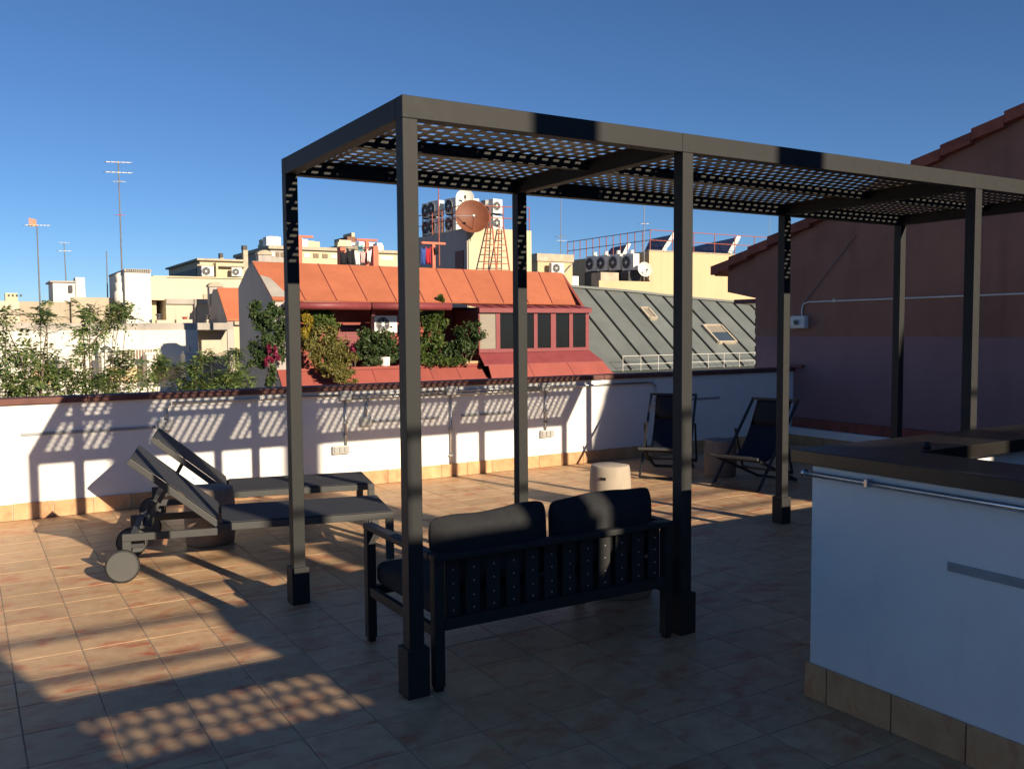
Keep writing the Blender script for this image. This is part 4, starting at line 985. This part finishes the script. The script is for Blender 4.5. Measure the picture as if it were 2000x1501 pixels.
tag(MB().lathe((PY(236, 560, 45.6).x, 45.6, 2.8), [(0, 0), (0.3, 0), (0.3, 0.7), (0.22, 0.8), (0.26, 1.1), (0.18, 1.2), (0.24, 1.5), (0.1, 1.6), (0, 1.62)], 14).build('plaster_stack', farwhite, smooth=True), 'lumpy white chimney beside the tall white stair block', 'chimney')
a, b = PY(103, 551, 48), PY(147, 551, 48)
sb = thing('white_roof_hut', 'small white roof hut with a taller chimney at its right', 'roof block', (a.x+1, 49, 2.5))
MB().box(a.x, b.x, 48.0, 50.5, 2.0, a.z).build('wall', farwhite, sb)
MB().box(a.x-0.12, b.x+0.02, 47.9, 50.6, a.z+0.001, a.z+0.07).build('roof', slabgrey, sb)
c_ = PY(165, 542, 48); MB().box(b.x+0.003, c_.x, 47.9, 48.8, 2.0, c_.z).build('chimney', farwhite, sb)
l_ = PY(138, 562, 47.9); MB().box(l_.x-0.08, l_.x+0.08, 47.85, 47.999, l_.z-0.2, l_.z+0.12).build('wall_lamp', acd, sb)
# rear wall right of the white block
rw = thing('long_pale_building', 'long pale flat roofed building behind the white stair block', 'building', (12, 58, GZ))
MB().box(PY(300, 545, 56).x, PY(500, 545, 56).x, 56.2, 64, GZ, PY(400, 543, 56.2).z).build('wall', pale, rw)
MB().box(PY(300, 545, 56).x, PY(500, 545, 56).x, 56.1, 64, PY(400, 542.9, 56.2).z, PY(400, 540.5, 56.2).z).build('roof_edge', cream, rw)
a, b = PY(398, 574, 56), PY(418, 574, 56)
MB().box(a.x, b.x, 56.1, 56.199, a.z-0.5, a.z).build('recess', stone, rw)
fb = thing('brown_penthouse', 'stone coloured penthouse with overhanging roof and two cooling units in the distance', 'building', (22, 78, GZ))
Fy = 72
a, b = PY(390, 510, Fy), PY(476, 510, Fy)
MB().box(a.x, b.x, Fy, 84, GZ, PY(430, 510, Fy).z).build('wall', cream, fb)
MB().box(a.x-0.25, b.x, Fy-0.3, 84.2, PY(430, 509.8, Fy).z, PY(430, 506, Fy).z).build('roof_slab', stone, fb)
MB().box(a.x-0.3, b.x, Fy-0.5, Fy-0.001, PY(430, 521, Fy).z, PY(430, 518, Fy).z).build('canopy', stone, fb)
MB().box(PY(417, 520, Fy).x, PY(421, 520, Fy).x, Fy-0.8, Fy-0.002, GZ, PY(420, 514, Fy).z).build('pier', cream, fb)
MB().box(a.x-0.05, a.x-0.002, Fy+1, 83, PY(390, 538, Fy).z, PY(390, 522, Fy).z).build('side_window', acd, fb)
ac(PY(405, 530, Fy-0.6).x, Fy-0.6, PY(405, 541, Fy-0.6).z, 0, 'cooling unit on the left of the distant penthouse front', w=0.9, h=0.75)
ac(PY(462, 530, Fy-0.6).x, Fy-0.6, PY(462, 541, Fy-0.6).z, 0, 'cooling unit on the right of the distant penthouse front', w=0.8, h=0.65)
for u0, u1, v, lab in ((428, 438, 494, 'short dark topped chimney on the distant penthouse'), (473, 485, 479, 'tall slim chimney at the right end of the distant penthouse')):
    a, b = PY(u0, v, Fy+2), PY(u1, v, Fy+2)
    t = thing('chimney', lab, 'chimney', (a.x, Fy+2, 5), group='chimneys of the penthouse')
    MB().box(a.x+0.08, b.x-0.05, Fy+2, Fy+2.5, 4, a.z-0.35).build('stack', stone, t)
    MB().box(a.x+0.05, b.x-0.1, Fy+1.97, Fy+2.5, a.z-0.35, a.z).build('pot', acd, t)
# far apartments
def far_block(u0, u1, v, Y, label, m, rows, cols, v0, dep=20, side=None):
    a, b = PY(u0, v, Y), PY(u1, v, Y); t = thing('apartment_block', label, 'building', ((a.x+b.x)/2, Y+dep/2, GZ), group='far apartment blocks')
    MB().box(a.x, b.x, Y, Y+dep, GZ, a.z).build('wall', m, t)
    MB().box(a.x-0.4, b.x+0.4, Y-0.5, Y+dep, a.z+0.002, a.z+0.5).build('roof_slab', stone, t)
    hh = a.z-PY(u0, v0, Y).z
    for r_ in range(rows):
        for c in range(cols):
            x0 = a.x+(b.x-a.x)*(c+0.18)/cols; x1 = a.x+(b.x-a.x)*(c+0.78)/cols
            z1 = a.z-hh*(r_+0.3)/rows; z0 = a.z-hh*(r_+0.72)/rows
            w = MB().box(x0, x1, Y-0.12, Y-0.002, z0, z1).build('window', farwin if (c+r_) % 3 else acw, t)
    rg = random.Random(int(u0))
    for k in range(6):
        xx = rg.uniform(a.x+1, b.x-2); ww = rg.uniform(0.8, 2.5); hz = rg.uniform(0.8, 2.2)
        MB().box(xx, xx+ww, Y+3+k, Y+5+k, a.z+0.5, a.z+0.5+hz).build('roof_cabin', (white, cream, pale)[k % 3], t)
    return t
far_block(590, 661, 488, 140, 'far cream apartment block with brown shutters above the red roof, left one', cream, 1, 4, 508)
far_block(735, 776, 494, 150, 'far cream apartment block with a long window band, right of the laundry', cream, 1, 1, 512)
far_block(528, 556, 486, 135, 'far bluish shaded apartment block beside the round topped vent', slabgrey, 1, 3, 506)
far_block(661, 735, 485, 165, 'far cream block hidden behind the hanging laundry', pale, 1, 5, 507)
a, b = PY(678, 462, 190), PY(695, 462, 190)
t = thing('brick_tower_block', 'far brown brick tower block rising above the laundry', 'tower', (a.x, 190, GZ))
MB().box(a.x, b.x, 190, 198, GZ, a.z).build('wall', brick_m, t)
MB().box(a.x+1.0, b.x-0.3, 189.9, 195, a.z+0.002, a.z+0.9).build('roof_plant', cream, t)
far_block(1118, 1140, 548, 120, 'pale far block between the small block and the long yellow building', pale, 1, 2, 560)

# aerials on the left roofs
Q = lambda u, v, Y: PY(u, v, Y)
pm = Q(240, 585, 45.8); pt_ = Q(231, 315, 45.8)
mast(pm.x, 45.8, 2.6, pt_.z, 0.055, 'tallest lattice aerial mast with two crossed yagis above the white stair block',
     [(pt_.z-0.05, 1.1, 6, 0.55, 0.05, acw), (Q(231, 337, 45.8).z, 1.2, 6, 0.6, 0.15, acw), (Q(233, 355, 45.8).z, 0.5, 3, 0.3, 2.2, None), (Q(236, 420, 45.8).z, 0.35, 3, 0.3, 0.5, coral)], lean=pt_.x-pm.x)
pm = Q(79, 612, 40); pt_ = Q(72, 440, 40)
t = mast(pm.x, 40, 1.9, pt_.z, 0.045, 'pale aerial mast with orange reflector aerial at the far left', [(pt_.z, 0.95, 8, 0.32, 0.35, acw)], lean=pt_.x-pm.x)
k = MB(); hp = Vector((pt_.x-0.16, 39.95, pt_.z+0.08))
for i in range(5): k.beam(hp+Vector((-0.12, 0, 0.16-i*0.07)), hp+Vector((0.14, 0, 0.10-i*0.05)), 0.03, 0.045)
k.build('reflector', orange_m, t)
pm = Q(129, 545, 49); pt_ = Q(125, 474, 49); mast(pm.x, 49, pm.z-0.2, pt_.z, 0.04, 'small dark aerial above the white roof hut', [(Q(125, 490, 49).z, 0.6, 4, 0.45, 0.2, None), (pt_.z, 0.4, 3, 0.3, 2.6, None)], lean=pt_.x-pm.x)
pm = Q(210, 580, 48.5); pt_ = Q(208, 490, 48.5); mast(pm.x, 48.5, pm.z-0.4, pt_.z, 0.045, 'plain dark pole mast left of the tallest aerial', [], lean=pt_.x-pm.x)

# ================================================================== TERRACE PLANTS ON THE RED BUILDING
def plant(name, label, blobs, m, cat='shrub', stem=None, size=0.16, grp='terrace plants of the red roofed building', seedv=1, dens=1.0, aspect=0.5):
    rg = random.Random(seedv); c0 = PY(blobs[0][0], blobs[0][1], blobs[0][4])
    t = thing(name, label, cat, (c0.x, c0.y, 0.0), 0, grp); mb = MB(); sm = MB()
    base = Vector(stem) if stem else Vector((c0.x, c0.y+0.2, 0.0))
    for (u, v, ru, rv, Y) in blobs:
        c = PY(u, v, Y); px = Y/FPX*1.02; rx, rz_ = ru*px, rv*px
        leafcloud(mb, c, (rx, min(rx, rz_)*0.8, rz_), int(dens*(260+rx*rz_*2200)), size, rg, aspect=aspect)
        sm.cyl(base+Vector((rg.uniform(-.15,.15), rg.uniform(-.1,.1), 0)), c, 0.035, 0.012, 5)
    mb.build('foliage', m, t); sm.build('stem', bark, t)
    return t
plant('climbing_shrub', 'tall dark green climbing shrub spilling over the grey end wall', [(505, 615, 18, 24, 28.2), (522, 640, 24, 30, 28.0), (515, 675, 28, 24, 27.9), (505, 700, 20, 18, 27.8), (538, 605, 18, 16, 28.2), (527, 735, 9, 22, 27.6), (548, 660, 14, 40, 28.0)], darkg, seedv=11, stem=(9.2, 28.5, 0))
plant('yellow_climber', 'yellow leaved climber beside the left rear pergola post', [(560, 640, 10, 28, 28.4), (602, 628, 10, 18, 28.4), (598, 665, 9, 22, 28.4)], yellg, seedv=12)
plant('bougainvillea', 'magenta bougainvillea hanging at the left end of the planted terrace', [(530, 690, 10, 19, 27.5), (538, 700, 13, 12, 27.5), (522, 704, 7, 9, 27.5)], pinkl, size=0.11, dens=0.45, seedv=13, cat='flower')
plant('leafy_climber', 'glossy green climber hanging under the rolled awning', [(625, 615, 32, 16, 28.7), (640, 635, 20, 14, 28.6), (615, 630, 18, 20, 28.6)], bushg, seedv=14)
plant('olive_shrub', 'large olive green shrub overhanging the red apron', [(640, 665, 36, 26, 28.0), (665, 700, 34, 26, 27.6), (675, 735, 26, 16, 27.0), (625, 695, 28, 26, 27.8), (610, 660, 16, 18, 28.2), (645, 720, 20, 18, 27.3)], olive, size=0.15, seedv=15, dens=1.3, aspect=0.35)
plant('round_bush', 'round green bush beside the white pot on the terrace', [(735, 665, 40, 26, 28.5), (715, 680, 28, 20, 28.4), (755, 690, 24, 18, 28.4), (725, 705, 20, 10, 28.3)], darkg, seedv=16, dens=1.2)
plant('dark_climber', 'dense green climber just right of the front left pergola post', [(845, 625, 28, 26, 28.7), (845, 665, 26, 28, 28.5), (860, 585, 6, 8, 28.4), (830, 690, 20, 22, 28.4)], bushg, seedv=17, dens=1.2)
plant('sunroom_shrub', 'grey green shrub growing against the side of the sunroom', [(915, 655, 28, 30, 28.0), (900, 685, 30, 26, 28.0), (935, 655, 18, 18, 27.8), (880, 690, 26, 24, 28.2)], darkg, seedv=18, size=0.14)
plant('low_green_plant', 'bright low green plant on the terrace edge left of the sunroom', [(860, 703, 32, 11, 27.9), (830, 705, 16, 10, 27.9), (890, 706, 20, 8, 27.9)], bushg, seedv=19, size=0.13)
plant('red_flowers', 'red flowering plant beside the round bush', [(692, 672, 12, 10, 28.5), (688, 690, 12, 10, 28.4)], pinkl, size=0.1, seedv=20, dens=0.35, cat='flower')
a, b = PY(745, 697, 28.2), PY(765, 716, 28.2)
t = thing('white_pot', 'tall white plant pot on the terrace edge under the round bush', 'plant pot', (a.x+0.15, 28.3, 0.0))
x0, x1 = a.x, b.x; xm = (x0+x1)/2; hw = (x1-x0)/2
fixn(MB().lathe((xm, 28.35, 0.0), [(0, 0), (hw*0.75, 0), (hw, a.z), (hw*0.9, a.z), (hw*0.85, a.z-0.08), (0, a.z-0.08)], 20).build('pot', acw, t, smooth=False))
a, b = PY(885, 712, 27.95), PY(940, 716, 27.95)
tag(MB().box(a.x, b.x, 28.0, 28.3, 0.491, 0.58).build('planter_box', wood_pot, bev=0.01), 'tan planter trough on the terrace edge beside the sunroom', 'planter')

# ================================================================== STREET TREES BEHIND THE PARAPET
def street_tree(label, Y, clusters, branches, seedv, root_u, m=ailanthus):
    rg = random.Random(seedv); base = PY(root_u, 800, Y+0.3); t = thing('street_tree', label, 'tree', (base.x, base.y, GZ), 0, 'leafy trees rising behind the parapet')
    tr = MB(); fork = Vector((base.x, base.y, -2.6))
    tr.cyl((base.x, base.y, GZ), (base.x+0.1, base.y, -7), 0.17, 0.11, 10); tr.cyl((base.x+0.1, base.y, -7), fork, 0.11, 0.06, 8)
    cr_ = MB()
    for (u, v, r, dz) in clusters:
        Yc = Y+dz; c = PY(u, v, Yc); rm = r*Yc/FPX
        mid = fork.lerp(c, 0.6)+Vector((rg.uniform(-.15,.15), rg.uniform(-.2,.2), -0.12))
        tr.cyl(fork, mid, 0.014, 0.009, 5); tr.cyl(mid, c, 0.009, 0.004, 5)
        n = int(12+rm*rm*560)
        for k in range(n):
            d = Vector((rg.gauss(0,1), rg.gauss(0,1), rg.gauss(0.1,.7))).normalized()
            p = c+Vector((rg.gauss(0,.42)*rm, rg.gauss(0,.45)*rm, rg.gauss(0,.36)*rm))
            compound(cr_, p, d, rg.uniform(0.13, 0.26), rg.randint(4, 6), rg.uniform(0.06, 0.095), rg)
    for pts in branches:
        P = [PY(u, v, Y) for u, v in pts]; P = [fork.lerp(P[0], 0.5)]+P
        for a, b, q in zip(P[:-1], P[1:], range(99)): tr.cyl(a, b, 0.016/(1+q*0.35), 0.013/(1+q*0.35), 6)
    tr.build('trunk', bark, t); cr_.build('crown', m, t)
street_tree('airy leafy tree at the far left edge behind the parapet', 12.6,
            [(12, 625, 26, 0), (-15, 650, 30, 0), (92, 628, 30, .2), (80, 608, 14, .2), (45, 690, 38, 0), (72, 700, 30, .3), (20, 715, 34, .2), (55, 735, 34, 0), (90, 735, 34, .3), (30, 755, 36, 0), (5, 760, 30, 0), (70, 760, 30, 0.2)],
            [[(60, 780), (40, 700), (18, 650)], [(80, 780), (85, 690), (92, 640)]], 31, 45)
street_tree('taller airy tree with spreading top in front of the white stair block', 13.0,
            [(235, 600, 20, 0), (248, 612, 14, 0), (165, 605, 18, .2), (175, 622, 20, 0), (205, 632, 24, .1), (225, 618, 16, 0), (158, 645, 12, 0), (180, 668, 18, .2), (165, 685, 14, 0), (105, 712, 26, .1), (140, 725, 26, 0), (165, 740, 34, .2), (200, 740, 34, 0), (235, 715, 30, .1), (245, 700, 16, 0), (225, 750, 34, .3), (130, 755, 30, 0), (180, 765, 30, 0), (255, 735, 18, 0.2)],
            [[(160, 780), (165, 690), (162, 650)], [(165, 690), (205, 640), (238, 605)]], 32, 165)
street_tree('small leaf tuft on a bare twig left of the grey firewall', 13.4,
            [(308, 712, 20, 0), (300, 725, 14, 0), (318, 705, 12, 0), (288, 745, 4, 0)], [[(272, 765), (295, 735), (308, 715)]], 33, 285)
street_tree('loose tree growing in front of the grey firewall', 13.2,
            [(375, 715, 24, 0), (395, 700, 14, 0), (410, 690, 10, 0), (360, 740, 28, .1), (395, 740, 24, 0), (425, 745, 22, .1), (372, 760, 30, 0), (410, 762, 26, 0), (450, 690, 14, .2), (460, 685, 10, 0), (445, 735, 26, 0), (470, 725, 24, .1), (462, 750, 28, 0), (485, 745, 14, 0)],
            [[(380, 780), (385, 720), (410, 685)], [(440, 780), (450, 720), (458, 690)]], 34, 410)
